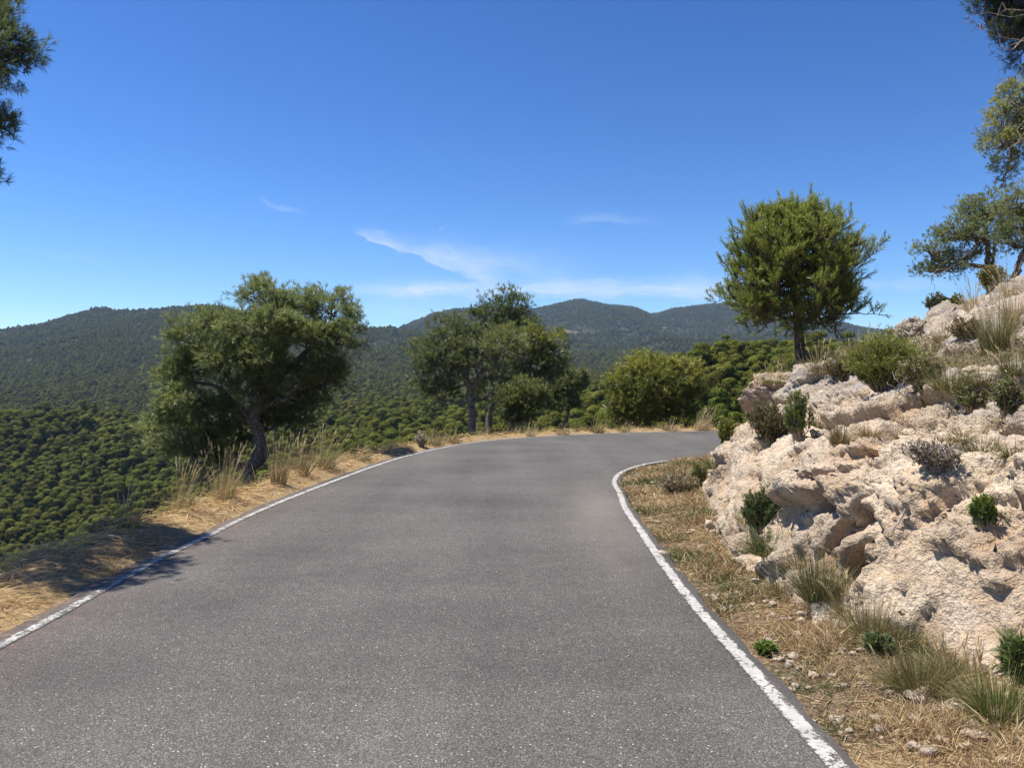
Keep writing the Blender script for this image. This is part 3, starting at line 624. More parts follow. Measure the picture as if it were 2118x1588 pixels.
    for k in range(dead):                                              # bare pale twigs showing through the crown
        p0 = allp[rs_.randint(len(allp) // 2, len(allp)), :3]; lo = lobes[rs_.randint(len(lobes))]
        p1 = PX(lo[0] + rs_.uniform(-.8, .8) * lo[2], lo[1] + rs_.uniform(-.4, .9) * lo[3], d - .8)
        tw = bend(p0, p1, 7, .06, rs_, .02); br.tube(tw, np.linspace(.022, .007, 7) * (.5 + d / 40), 5, (1.9, 1.85, 1.8))
        for _ in range(3):
            s_ = tw[rs_.randint(3, 7)]; br.tube(bend(s_, s_ + rs_.normal(size=3) * .35, 4, .1, rs_), np.linspace(.008, .003, 4) * (.5 + d / 40), 4, (1.9, 1.85, 1.8))
    br.build('branches', M_BARK, root, smooth=True); fo.build('crown', M_NEED, root)
    return root

DK, OL, YG = (.09, .11, .034), (.195, .205, .062), (.2, .19, .035)
pine('pine_tree', 'large dark pine with crooked leaning trunk left of the road', 18.0,
     [(500, 1100, 16), (508, 1012, 14), (513, 972, 13), (538, 945, 14), (536, 905, 13), (524, 872, 12), (531, 842, 11), (556, 800, 11), (574, 750, 9), (570, 695, 6)],
     [(543, 618, 58, 40, .2, .3), (590, 650, 34, 30, .4, .1), (685, 640, 60, 44, .3, .3), (705, 700, 48, 42, -.2, .1), (640, 700, 44, 34, -.6, .2), (540, 680, 74, 40, -.7, .35), (470, 680, 46, 36, -.2, .3), (410, 695, 56, 50, 0, .3), (392, 760, 46, 36, .2, 0), (470, 745, 54, 36, -.6, .1),
      (388, 830, 58, 36, -.3, .4), (362, 900, 54, 40, -.2, .7), (420, 935, 50, 40, .2, .1), (455, 860, 50, 38, .1, .0), (590, 790, 58, 34, -.2, 0), (660, 775, 46, 38, .2, -.1), (600, 860, 50, 38, .6, -.2), (692, 785, 26, 22, .2, .5), (560, 745, 50, 30, .6, -.2), (336, 785, 30, 18, 0, .3), (640, 830, 40, 30, .4, -.2), (510, 800, 46, 34, -.3, .0), (560, 840, 44, 30, .5, -.1), (480, 900, 44, 30, .5, -.2), (530, 735, 50, 32, -.8, .25)],
     101, (.105, .132, .042), (.245, .275, .095), .27, 1.12, 22, 13, .14, .011, stems=[[(524, 872, 9), (500, 850, 6), (450, 800, 4), (400, 790, 3)], [(556, 800, 9), (600, 760, 6), (640, 720, 5)], [(531, 842, 8), (580, 830, 5), (630, 800, 4)]], dead=3)
MG = 'roadside pines beyond the bend'
pine('pine_tree', 'open crowned pine with pale forked limbs on the outside of the bend', 30.0,
     [(978, 925, 9), (977, 895, 8), (975, 850, 8), (972, 805, 8), (958, 768, 5), (952, 735, 4)],
     [(925, 700, 58, 42, .3, .0), (890, 735, 40, 42, 0, .1), (905, 780, 45, 38, 0), (985, 745, 55, 42, -.6, .2), (930, 745, 45, 34, -.5, .1), (905, 820, 42, 32, .3, -.1), (1030, 725, 55, 42, .2, .35), (1020, 775, 45, 36, .3, .1), (955, 680, 32, 26, .2), (1005, 815, 40, 34, .8, -.2), (870, 770, 22, 30, 0, .1)],
     202, (0.105, 0.131, 0.053), (0.201, 0.219, 0.070),   .34, .72, 14, 11, .18, .017, MG, .8, (1.7, 1.6, 1.5), [[(973, 808, 6), (998, 770, 6), (1006, 748, 3)], [(965, 790, 4), (968, 755, 3), (966, 715, 2)], [(958, 768, 3), (925, 750, 2), (895, 760, 2)]], 7)
pine('pine_tree', 'tall pine with dark top rising behind the open crowned pine', 37.0,
     [(1012, 925, 8), (1015, 850, 7), (1022, 780, 6), (1030, 720, 5), (1036, 660, 3)],
     [(1030, 645, 42, 34, .2, .1), (1072, 640, 30, 34, .3, .1), (995, 660, 36, 30, 0), (1060, 685, 44, 34, -.3), (1010, 695, 45, 30, -.4), (1090, 680, 22, 26, .2), (1045, 615, 26, 14, 0, .1)],
     203, (0.083, 0.117, 0.049), (0.176, 0.206, 0.069), .38, .88, 15, 11, .20, .019, MG, .6, (1.2, 1.1, 1), [[(1022, 780, 4), (1055, 720, 3), (1075, 670, 2)]], 6)
pine('pine_tree', 'yellowish pine crown leaning right beside the open crowned pine', 34.0,
     [(1078, 925, 7), (1076, 870, 6), (1080, 810, 5), (1092, 770, 4), (1105, 735, 3)],
     [(1110, 715, 45, 36, -.2, .35), (1148, 715, 30, 32, 0, .4), (1085, 745, 42, 36, -.2, .1), (1125, 760, 44, 34, .1), (1075, 790, 40, 30, .3, -.2), (1060, 700, 34, 26, .2, .3), (1115, 790, 34, 22, .3, -.2)],
     204, (0.101, 0.126, 0.041), (0.252, 0.260, 0.059), .36, .88, 15, 11, .19, .018, MG, .6, (1.2, 1.1, 1), [[(1080, 810, 4), (1120, 770, 3), (1140, 730, 2)]], 4)
pine('pine_tree', 'small round pine in front of the yellowish leaning crown', 28.0,
     [(1055, 925, 8), (1058, 895, 7), (1060, 868, 6), (1070, 840, 4)],
     [(1078, 815, 40, 24, 0, .2), (1055, 835, 24, 24, -.2, .1), (1105, 828, 28, 24, .1), (1080, 845, 38, 24, -.3), (1068, 865, 28, 18, .1, -.2)],
     205, (0.101, 0.126, 0.041), (0.202, 0.218, 0.058), .26, 1.3, 16, 9, .15, .018, MG, .3)
pine('pine_tree', 'dark sapling in the gap left of the round bushy pine', 46.0,
     [(1172, 925, 5), (1172, 860, 4), (1180, 820, 3), (1188, 780, 2)],
     [(1192, 778, 22, 18, 0, .4), (1180, 800, 28, 18, 0), (1150, 808, 24, 12, 0, -.2), (1165, 835, 30, 20, 0, -.2), (1135, 825, 22, 12, 0, -.2)],
     206, DK, OL, .34, 1.3, 14, 9, .22, .028, MG, .3)
pine('pine_tree', 'round bushy pine on a short trunk at the far road edge', 29.5,
     [(1338, 905, 9), (1340, 880, 8), (1341, 850, 8), (1350, 815, 5)],
     [(1345, 765, 62, 32, 0, .35), (1405, 775, 44, 30, .1, .45), (1300, 790, 42, 32, 0, .2), (1350, 800, 60, 34, -.5, .05), (1290, 832, 26, 30, 0, .1), (1410, 815, 40, 34, .2, 0), (1310, 838, 46, 26, -.4, .1), (1390, 850, 42, 26, .2, -.2), (1280, 868, 32, 18, 0, .1), (1330, 865, 40, 18, -.4, .15), (1425, 800, 18, 22, .2, .2)],
     207, (0.109, 0.137, 0.036), (0.300, 0.300, 0.051), .30, 1.25, 17, 9, .17, .02, MG, .3, (1, 1, 1), [[(1341, 850, 5), (1310, 820, 3), (1290, 800, 2)], [(1345, 840, 5), (1385, 805, 3), (1400, 790, 2)]], 3)
pine('pine_tree', 'umbrella pine on the skyline of the rocky slope at the right', 17.5,
     [(2062, 620, 8), (2055, 590, 7), (2045, 552, 6), (2044, 515, 5), (2036, 470, 3)],
     [(1928, 520, 38, 30, 0, .1), (1955, 555, 52, 16, 0, -.2), (1985, 485, 50, 36, 0, .1), (2045, 440, 50, 38, 0, .25), (2030, 490, 50, 36, -.3, .1), (1998, 440, 34, 26, .2, .2), (1925, 560, 32, 18, .2, -.3), (1995, 530, 44, 22, .2, -.3), (2078, 470, 30, 30, .3, 0)],
     208, (0.107, 0.142, 0.072), (0.283, 0.295, 0.081), .17, .8, 14, 8, .085, .010, None, .9, (1.1, 1, .95), [[(2046, 555, 5), (2010, 548, 4), (1970, 545, 3), (1930, 535, 2)], [(2050, 570, 4), (2056, 520, 3), (2058, 470, 2)]], 3)
pine('pine_tree', 'forked pine half cut by the photo edge beside the umbrella pine', 16.4,
     [(2085, 610, 8), (2100, 570, 7), (2110, 540, 6), (2118, 515, 5), (2130, 470, 4)],
     [(2105, 420, 48, 36, 0, .3), (2120, 470, 46, 36, 0, .1), (2098, 505, 40, 28, 0, -.1), (2170, 440, 60, 50, .2, .2), (2160, 520, 50, 35, .2, -.2)],
     209, (0.103, 0.136, 0.069), (0.273, 0.284, 0.077), .17, .85, 14, 8, .085, .010, None, .8, (1.1, 1, .95))
pine('pine_tree', 'pale green drooping pine branch spray at the right photo edge', 15.0,
     [(2420, 640, 12), (2390, 500, 11), (2330, 380, 9), (2260, 300, 7), (2200, 260, 5)],
     [(2105, 215, 46, 38, 0, .4), (2075, 265, 42, 42, 0, .35), (2110, 280, 48, 40, .3, 0), (2062, 300, 36, 30, 0, .2), (2085, 335, 34, 24, 0, -.2), (2076, 362, 20, 16, 0, -.2), (2170, 250, 70, 70, 0, .1), (2260, 200, 90, 80, 0, .1), (2115, 170, 26, 24, 0, .2)],
     210, (0.120, 0.152, 0.070), (0.329, 0.329, 0.088), .16, .8, 15, 9, .08, .009, None, .9, (1.3, 1.25, 1.2), [[(2260, 300, 5), (2150, 270, 3), (2100, 290, 2)]], 5)
pine('pine_tree', 'dark close pine branch hanging in at the top right corner', 9.0,
     [(2560, 700, 20), (2520, 450, 18), (2430, 200, 14), (2330, 80, 10)],
     [(2095, 15, 62, 46, 0, -.1), (2080, 75, 42, 32, 0, -.1), (2120, 95, 40, 36, 0, -.2), (2038, 8, 24, 16, 0, .1), (2180, 40, 70, 60, 0, -.1), (2090, -60, 90, 60, 0, .1), (2280, -20, 110, 90, 0, 0)],
     211, (0.042, 0.063, 0.031), (0.084, 0.105, 0.039), .13, .8, 14, 16, .085, .0045, None, .9, (.8, .75, .7), [[(2330, 80, 6), (2200, 40, 4), (2110, 40, 3)]], 4)
pine('pine_tree', 'tall close pine at the left photo edge, only crown tips showing', 8.2,
     [(-300, 1250, 26), (-310, 1000, 24), (-280, 700, 22), (-250, 400, 18), (-230, 150, 12), (-220, -50, 8)],
     [(-22, 95, 72, 62, 0, .1), (8, 130, 48, 42, .3, -.1), (-32, 30, 60, 50, .2, .1), (-92, 60, 100, 100, 0, 0), (-36, 270, 56, 38, 0, -.1), (-122, 240, 100, 80, 0, 0), (-54, 352, 34, 16, 0, .2), (-182, 100, 140, 130, -1.2, 0), (-142, 160, 130, 120, 1.4, 0), (-122, 0, 120, 100, 2.0, 0), (-242, 300, 120, 90, -.8, 0), (-352, 150, 140, 140, 0, 0), (-272, -60, 160, 120, 0, 0)],
     212, (0.064, 0.100, 0.045), (0.137, 0.169, 0.057), .16, .85, 18, 16, .10, .0055, None, .4, (1, 1, 1), [[(-250, 400, 9), (-140, 330, 6), (-50, 290, 4)], [(-230, 200, 9), (-120, 140, 6), (-30, 110, 4)]], 0)

def young_pine():
    """the upright, long-needled young pine on the rock: whorls of rising branches set with bottlebrush shoots"""
    rs_ = np.random.RandomState(300); d = 15.0
    tp = [PX(x, y, d) for x, y in [(1657, 770), (1654, 720), (1650, 660), (1644, 590), (1640, 520), (1637, 440), (1637, 415)]]
    g = dropz(tp[1][0], tp[1][1]); tp[0][2] = min(tp[0][2], g - .1)
    root = empty('pine_tree', (tp[1][0], tp[1][1], g), 'bright green young pine standing on top of the rock outcrop', 'tree')
    q = smooth_line(np.concatenate([np.array(tp), np.array([[.10], [.095], [.085], [.06], [.04], [.012], [.006]])], 1), 22)
    mb = MB(); mb.tube(q[:, :3], q[:, 3], 10, (.6, .55, .5)); mb.build('trunk', M_BARK, root, smooth=True)
    br, fo = MB(), MB(); pts, axs, cols = [], [], []
    top = q[-1, 2]; z0 = PX(0, 655, d)[2]
    def shoots(path, n, l):
        for k in range(n):
            t = rs_.uniform(.35, 1.0) ** .8; f = t * (len(path) - 1); a = int(min(f, len(path) - 2)); p0 = path[a] + (path[a + 1] - path[a]) * (f - a); dr = nrm(path[a + 1] - path[a])
            ax = nrm(dr * .6 + np.array([0, 0, .75]) + rs_.normal(size=3) * .42); ln = l * rs_.uniform(.6, 1.25)
            e = p0 + ax * ln; br.tube(bend(p0, e, 4, .05, rs_), [.008, .006, .005, .004], 4, (.8, .7, .6))
            m = int(ln / .05) + 1
            for j in range(m): pts.append(p0 + (e - p0) * (.25 + .75 * j / max(m - 1, 1))); axs.append(ax); cols.append(k % 7)
    spokes = 0
    for lev in np.linspace(0, 1, 13):
        zz = z0 + (top - .45 - z0) * lev
        pb = np.array([np.interp(zz, q[:, 2], q[:, k]) for k in range(3)])
        rad = np.interp(lev, [0, .12, .3, .55, .8, 1], [1.40, 1.56, 1.50, 1.30, .98, .30]); nb_ = 9 if lev < .8 else 6
        for k in range(nb_):
            an = k / nb_ * 6.283 + lev * 17 + rs_.uniform(-.3, .3); r_ = .86 * rad * rs_.uniform(.70, 1.10)
            up_ = np.interp(lev, [0, .3, 1], [.06, .26, .55]) * r_ + rs_.uniform(-.1, .12)
            e = pb + np.array([math.cos(an) * r_, math.sin(an) * r_, up_]); path = bend(pb, e, 7, .045, rs_, -.07)
            br.tube(path, np.linspace(.026, .007, 7), 5, (.6, .55, .5)); shoots(path, int(6 + 5 * r_), .34)
            for s_ in range(4):
                b0 = path[rs_.randint(2, 6)]; e2 = b0 + nrm((e - pb) * .7 + rs_.normal(size=3) * .6 * r_) * rs_.uniform(.25, .5) * r_ ; p2 = bend(b0, e2, 5, .05, rs_)
                br.tube(p2, np.linspace(.012, .004, 5), 4, (.6, .55, .5)); shoots(p2, 6, .22)
    shoots(q[-9:, :3], 16, .2)
    tops = q[-1, :3]; pts += [tops - np.array([0, 0, .04 * k]) for k in range(9)]; axs += [np.array([0, 0, 1.0])] * 9; cols += [0] * 9
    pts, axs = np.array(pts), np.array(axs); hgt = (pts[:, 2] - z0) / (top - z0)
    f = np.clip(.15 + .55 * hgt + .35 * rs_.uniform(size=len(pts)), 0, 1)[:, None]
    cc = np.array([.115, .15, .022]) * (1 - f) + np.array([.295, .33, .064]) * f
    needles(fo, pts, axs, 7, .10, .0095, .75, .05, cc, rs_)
    br.build('branches', M_BARK, root, smooth=True); fo.build('crown', M_NEED, root)
young_pine()

# ------------------------------------------------------------------ shrubs and grasses
def blades(mb, base, dirn, L, Wd, droop, c, rs_, seg=4):
    """curved tapering blades; everything vectorised over the K blades"""
    K = len(base); L = np.broadcast_to(L, (K,)); dirn = nrm(dirn); side = nrm(np.cross(dirn, rs_.normal(size=(K, 3)))); pts = []
    for j in range(seg + 1):
        t = j / seg; p = base + dirn * (L * t)[:, None]; p = p + np.outer(-droop * L * t * t if np.isscalar(droop) else -droop * L * t * t, [0, 0, 1.0]) if True else p
        wv = Wd * (1 - t) ** .7 * .5
        pts += [p - side * np.reshape(wv, (-1, 1)), p + side * np.reshape(wv, (-1, 1))] if j < seg else [p]
    n = 2 * seg + 1; V = np.stack(pts, 1).reshape(-1, 3); o = np.arange(K)[:, None] * n
    qs = np.concatenate([o + np.array([[2 * j, 2 * j + 1, 2 * j + 3, 2 * j + 2]]) for j in range(seg - 1)], 0)
    tr = o + np.array([[2 * seg - 2, 2 * seg - 1, 2 * seg]])
    cc = np.repeat(c, n, 0); m0 = mb.n; mb.add(V, qs, cc); mb.F.append(tr + m0)
def colmix(cs, K, rs_, jit=.2):
    cs = np.array(cs); a = cs[rs_.randint(0, len(cs), K)]; return a * rs_.uniform(1 - jit, 1 + jit, (K, 1))
GREEN, OLIVE, STRAW, BROWN, GREYG = (.10, .145, .026), (.145, .15, .042), (.55, .43, .22), (.25, .18, .09), (.16, .165, .07)
def tussock(px, py, wpx, hpx, label, cs=(OLIVE, STRAW), n=420, lean=(0, 0), plume=0, wd=.0038, seed=None, spread=.55, cat='grass tuft', group=None, name='grass_tussock', dfl=None, droop=.28):
    rs_ = np.random.RandomState(seed or int(px * 7 + py)); p, _n = hit(px, py) if dfl is None else (PX(px, py, dfl), 0)
    if dfl is not None: p[2] = dropz(p[0], p[1])
    d = p[1]; h = hpx / F * d; wr = wpx / F * d * .5; root = empty(name, tuple(p), label, cat, group)
    mb = MB(); K = n; th = rs_.uniform(0, 6.283, K); rr = np.sqrt(rs_.uniform(size=K)) * wr * .48
    base = p + np.stack([np.cos(th) * rr, np.sin(th) * rr, np.full(K, -.03)], 1)
    sp_ = np.abs(rs_.normal(size=K)) * spread * min(1.5, wr / max(h, .02) * 1.3)
    dr = np.stack([np.cos(th) * sp_ + lean[0], np.sin(th) * sp_ + lean[1], np.ones(K)], 1)
    L = h * (.28 + .9 * rs_.beta(2.2, 1.5, K)) * 1.1
    blades(mb, base, dr, L, wd * max(1, d / 7) * rs_.uniform(.55, 1.2, K), droop * rs_.uniform(.1, 2.4, K), colmix(cs, K, rs_), rs_)
    mb.build('blades', M_DRY, root)
    if plume:
        st = MB(); K = plume; th = rs_.uniform(0, 6.283, K); rr = rs_.uniform(0, wr * .4, K)
        base = p + np.stack([np.cos(th) * rr, np.sin(th) * rr, 0 * rr], 1); sp_ = np.abs(rs_.normal(size=K)) * spread * .5
        dr = nrm(np.stack([np.cos(th) * sp_ + lean[0], np.sin(th) * sp_ + lean[1], np.ones(K)], 1)); L = h * rs_.uniform(.95, 1.45, K)
        c = colmix([(.58, .47, .28), (.50, .38, .20)], K, rs_)
        blades(st, base, dr, L, wd * 1.0 * max(1, d / 7), .16, c, rs_)
        tip = base + dr * L[:, None]; tip[:, 2] -= .16 * L
        ax = dr + np.array([0, 0, -.28]); pb_ = tip - nrm(ax) * .16 * (d / 14 + .4)
        needles(st, pb_, ax, 9, .08, .0042 * max(1, d / 8), .22, .15 * (d / 14 + .4), np.clip(c * 1.12, 0, .75), rs_)
        st.build('seed_stalks', M_DRY, root)
    return root
def shrub(px, py, wpx, hpx, label, c1=GREEN, c2=(.12, .16, .03), n=46, leaf=.03, upright=.5, wood=(.30, .235, .145), seed=None, lw=.006, per=22, bare=0.0, name='shrub', cat='shrub', dfl=None, group=None):
    rs_ = np.random.RandomState(seed or int(px * 5 + py)); p, _n = hit(px, py) if dfl is None else (PX(px, py, dfl), 0)
    if dfl is not None: p[2] = dropz(p[0], p[1])
    d = p[1]; h = hpx / F * d; wr = wpx / F * d * .5; root = empty(name, tuple(p), label, cat, group)
    st, fo = MB(), MB(); P_, A_ = [], []
    for k in range(n):
        th = rs_.uniform(0, 6.283); r_ = wr * math.sqrt(rs_.uniform()) ; hh = h * (1 - .45 * (r_ / wr) ** 2) * rs_.uniform(.65, 1.08)
        b = p + np.array([math.cos(th) * r_ * .25, math.sin(th) * r_ * .25, -.03]); e = p + np.array([math.cos(th) * r_, math.sin(th) * r_, hh])
        path = bend(b, e, 6, .05, rs_, 0); path[:, :2] += (np.linspace(0, 1, 6)[:, None] ** 2 - np.linspace(0, 1, 6)[:, None]) * (e - b)[:2] * upright
        st.tube(path, np.linspace(.006, .002, 6) * max(1, d / 6), 4, wood)
        for j in range(int(per * (1 - bare))):
            t = rs_.uniform(.18, 1.0) ** .75 * 5; a = min(int(t), 4); dr = nrm(path[a + 1] - path[a]); P_.append(path[a] + (path[a + 1] - path[a]) * (t - a) + rs_.normal(size=3) * wr * .06); A_.append(dr * .8 + rs_.normal(size=3) * .35)
        if bare > 0:
            for j in range(5):
                s_ = path[rs_.randint(2, 6)]; st.tube(bend(s_, s_ + nrm(rs_.normal(size=3) + np.array([0, 0, .4])) * h * .3, 4, .1, rs_), np.array([.0035, .003, .002, .0012]) * max(1, d / 6), 3, wood)
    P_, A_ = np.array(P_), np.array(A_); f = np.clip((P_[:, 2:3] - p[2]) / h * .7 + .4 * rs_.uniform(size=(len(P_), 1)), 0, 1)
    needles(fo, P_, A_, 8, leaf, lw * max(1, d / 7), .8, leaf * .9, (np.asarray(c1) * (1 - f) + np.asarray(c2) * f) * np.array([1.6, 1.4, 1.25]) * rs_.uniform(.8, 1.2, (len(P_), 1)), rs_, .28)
    st.build('stems', M_TWIG, root); fo.build('foliage', M_LEAF, root); return root
def area_pts(n, x0, x1, y0, y1, rs_, test):
    x = rs_.uniform(x0, x1, n); y = rs_.uniform(y0, y1, n); m = test(x, y); x, y = x[m], y[m]
    z = ground_h(x, y); return np.stack([x, y, z], 1)
# shrubs on and under the rock
shrub(1578, 1102, 96, 100, 'dense dark green rosemary bush growing out of the lower rock face', (.035, .06, .02), (.075, .105, .035), 70, .03, .5, seed=1)
tussock(1590, 1140, 125, 76, 'green tussock with straw blades at the rock foot, below the dark rosemary bush', (GREEN, (.09, .12, .035), (.075, .09, .03), STRAW), 900, wd=.004, spread=.9)
tussock(1695, 1235, 125, 130, 'large grey green tussock at the foot of the rock, beside the deep crevice', (GREYG, OLIVE, (.09, .11, .04), (.40, .33, .17)), 1200, wd=.0035, spread=.8)
shrub(1652, 905, 58, 108, 'narrow upright bright green rosemary between the two upper boulders', (.05, .085, .018), (.13, .17, .035), 40, .03, .2)
shrub(1590, 912, 100, 88, 'dull olive shrub filling the hollow under the overhanging boulder', (.05, .055, .022), (.11, .11, .045), 60, .03, .6)
tussock(1738, 912, 70, 60, 'yellow brown tussock in front of the grey boulder', ((.30, .22, .09), OLIVE, BROWN), 420)
shrub(1828, 805, 150, 118, 'big bright green broom bush on the terrace above the grey slab', (.07, .095, .02), (.17, .20, .04), 130, .045, .35, lw=.005, per=26)
shrub(1742, 782, 85, 42, 'low olive thyme cushion on top of the grey boulder', (.07, .075, .03), (.14, .13, .06), 60, .025, .7)
shrub(1905, 800, 90, 66, 'loose olive bush with pale twigs right of the broom bush', (.07, .08, .03), (.15, .15, .055), 46, .035, .5, bare=.25, per=26)
shrub(2034, 1088, 46, 66, 'small bright rosemary alone on the bare sunlit rock face', (.06, .10, .02), (.13, .18, .035), 34, .022, .3)
shrub(1930, 965, 118, 56, 'grey half dead twiggy bush lying on the rock face', (.09, .08, .05), (.16, .14, .09), 60, .02, .9, (.26, .22, .20), bare=.65)
tussock(2030, 925, 130, 48, 'brown green tuft in the cleft right of the twiggy grey bush', (BROWN, OLIVE, GREYG), 600, spread=1.0)
shrub(2010, 845, 70, 50, 'sprawling rosemary sprigs under the white streaked ledge', (.05, .075, .022), (.11, .14, .035), 24, .025, .5, bare=.2)
shrub(2082, 855, 74, 78, 'taller rosemary sprigs near the photo edge under the ledge', (.05, .075, .022), (.12, .15, .035), 28, .025, .5, bare=.2)
shrub(1908, 838, 28, 46, 'tiny yellow green pine seedling at the end of the grey slab', (.09, .11, .02), (.20, .21, .04), 16, .03, .3)
tussock(1965, 800, 120, 66, 'olive grass clump in the middle of the terrace', (OLIVE, GREYG, GREEN, STRAW), 700)
tussock(2062, 730, 110, 130, 'tall straw and green tussock high on the slope by the photo edge', (OLIVE, STRAW, (.30, .25, .11), GREEN), 900, (.0, 0), 14, spread=.4)
shrub(2000, 700, 72, 44, 'rust brown low bush on the pink rock ledge', (.10, .09, .04), (.20, .15, .07), 46, .025, .6, bare=.3)
shrub(1976, 652, 48, 42, 'leafy green bush on the skyline left of the umbrella pine', (.06, .08, .022), (.15, .17, .04), 34, .03, .5, dfl=12.8)
shrub(1940, 672, 50, 42, 'dark upright rosemary on the skyline behind the grey hump', (.05, .06, .025), (.10, .12, .04), 34, .03, .3, dfl=12.9)
tussock(2100, 680, 70, 100, 'pale dry grass clump on the upper slope at the photo edge', (STRAW, (.55, .45, .26), BROWN), 600)
shrub(2050, 640, 60, 60, 'yellow green broom at the foot of the umbrella pine', (.08, .09, .025), (.18, .18, .05), 50, .035, .4, dfl=12.4)
shrub(1506, 925, 46, 72, 'fresh green bush at the road side of the outcrop tip', (.06, .09, .014), (.18, .22, .03), 44, .04, .4, dfl=15.6)
shrub(1405, 1020, 90, 44, 'grey low bush in the dry verge inside the bend', (.09, .08, .05), (.15, .15, .08), 70, .02, .8, bare=.4)
shrub(1446, 1012, 34, 66, 'narrow green sprig beside the leaning pale boulder', (.06, .09, .022), (.12, .16, .035), 26, .025, .4)
tussock(1478, 965, 70, 40, 'green grass tuft on the verge just before the tip of the outcrop', (GREEN, OLIVE, STRAW), 420)
tussock(1400, 985, 60, 46, 'pale dry tuft at the inside road edge of the bend', (STRAW, (.58, .45, .24), BROWN), 340)
tussock(1690, 745, 150, 72, 'pale feather grass around the foot of the young pine', (STRAW, (.34, .30, .14), OLIVE), 700, (.05, 0), 10, spread=.7, dfl=14.0)
tussock(1785, 735, 110, 60, 'dry grass between the young pine and the broom bush', (STRAW, (.34, .30, .14), OLIVE), 600, (.1, 0), 8, spread=.7, dfl=12.6)
tussock(1625, 775, 110, 60, 'long bowing straw blades hanging over the far boulders', (STRAW, (.40, .34, .17)), 120, (-.5, 0), 4, spread=1.0, dfl=13.8)
tussock(1905, 1425, 170, 120, 'broad olive tussock in the lower right verge', (OLIVE, GREYG, (.30, .25, .11), BROWN), 1300, wd=.003, spread=.9)
tussock(2065, 1480, 170, 130, 'fresh green tussock in the lower right corner of the verge', (GREEN, (.08, .13, .025), OLIVE, STRAW), 1300, wd=.003, spread=.9)
tussock(1805, 1320, 110, 120, 'brown and green tuft with straw arcs under the holed rock', (BROWN, OLIVE, STRAW, GREYG), 900, wd=.003, spread=.8)
tussock(1870, 1330, 110, 100, 'thin grey grass against the rock above the broad olive tussock', (GREYG, (.2, .17, .1), STRAW), 600, wd=.003, spread=.9)
shrub(1585, 1352, 46, 24, 'tiny bright green cushion plant near the white line', (.06, .10, .016), (.12, .19, .03), 50, .016, .7, lw=.004)
shrub(1818, 1345, 60, 36, 'small soft green weed between brown grass and stones', (.06, .085, .03), (.10, .14, .05), 40, .018, .7, lw=.004)
shrub(2098, 1415, 44, 110, 'tall narrow leaved sprig against the rock at the photo edge', (.06, .09, .03), (.12, .17, .05), 14, .05, .2, lw=.006, per=18)
for a in [(1700, 768, 90, 62, 'straw tuft at the right foot of the young pine', (STRAW, OLIVE, BROWN), 420, (.1, 0), 8), (1598, 790, 70, 40, 'olive tuft on the crest of the overhanging boulder', (OLIVE, STRAW), 260, (-.1, 0), 5), (1775, 770, 100, 60, 'mixed straw and green grass left of the broom bush', (STRAW, GREEN, OLIVE), 520, (0, 0), 8),
          (1865, 742, 90, 54, 'pale grass above the broom bush below the skyline boulder', (STRAW, (.36, .3, .14), OLIVE), 420, (0, 0), 8), (1925, 748, 80, 50, 'olive tuft on the pink ledge left of the rust brown bush', (OLIVE, GREYG, STRAW), 380, (0, 0), 4), (2100, 770, 90, 66, 'green and brown grass on the terrace at the photo edge', (OLIVE, BROWN, GREEN), 520, (0, 0), 5),
          (2030, 790, 100, 50, 'low olive grass on the terrace before the tall straw tussock', (OLIVE, GREYG, BROWN), 520, (0, 0), 4), (1950, 705, 60, 40, 'dry tuft between the grey hump and the rust brown bush', (STRAW, BROWN, OLIVE), 300, (0, 0), 5), (2010, 640, 50, 60, 'pale feather grass on the skyline left of the yellow green broom', (STRAW, (.6, .5, .3)), 160, (-.15, 0), 9), (2085, 610, 50, 70, 'pale feather grass on the skyline right of the yellow green broom', (STRAW, (.6, .5, .3)), 160, (-.1, 0), 10),
          (1800, 895, 80, 40, 'rusty dry grass in the hollow behind the grey slab', ((.30, .17, .08), BROWN, STRAW), 420, (0, 0), 0), (1650, 1170, 80, 60, 'dry straw tuft between the two tussocks at the rock foot', (STRAW, OLIVE, BROWN), 420, (-.2, 0), 4), (1760, 1275, 100, 76, 'ragged brown tuft at the rock foot below the deep crevice', (BROWN, STRAW, OLIVE), 520, (-.1, 0), 6),
          (1960, 1390, 120, 70, 'dull olive grass against the rock above the corner tussock', (GREYG, BROWN, STRAW), 620, (-.1, 0), 6), (2020, 1400, 90, 60, 'straw coloured tuft against the rock beside the narrow leaved sprig', (STRAW, BROWN), 420, (-.1, 0), 5), (1540, 1075, 60, 36, 'small olive tuft at the foot of the leaning boulder', (OLIVE, STRAW), 260, (0, 0), 0)]:
    tussock(a[0], a[1], a[2], a[3], a[4], a[5], a[6], a[7], a[8], wd=.0036, spread=.75)
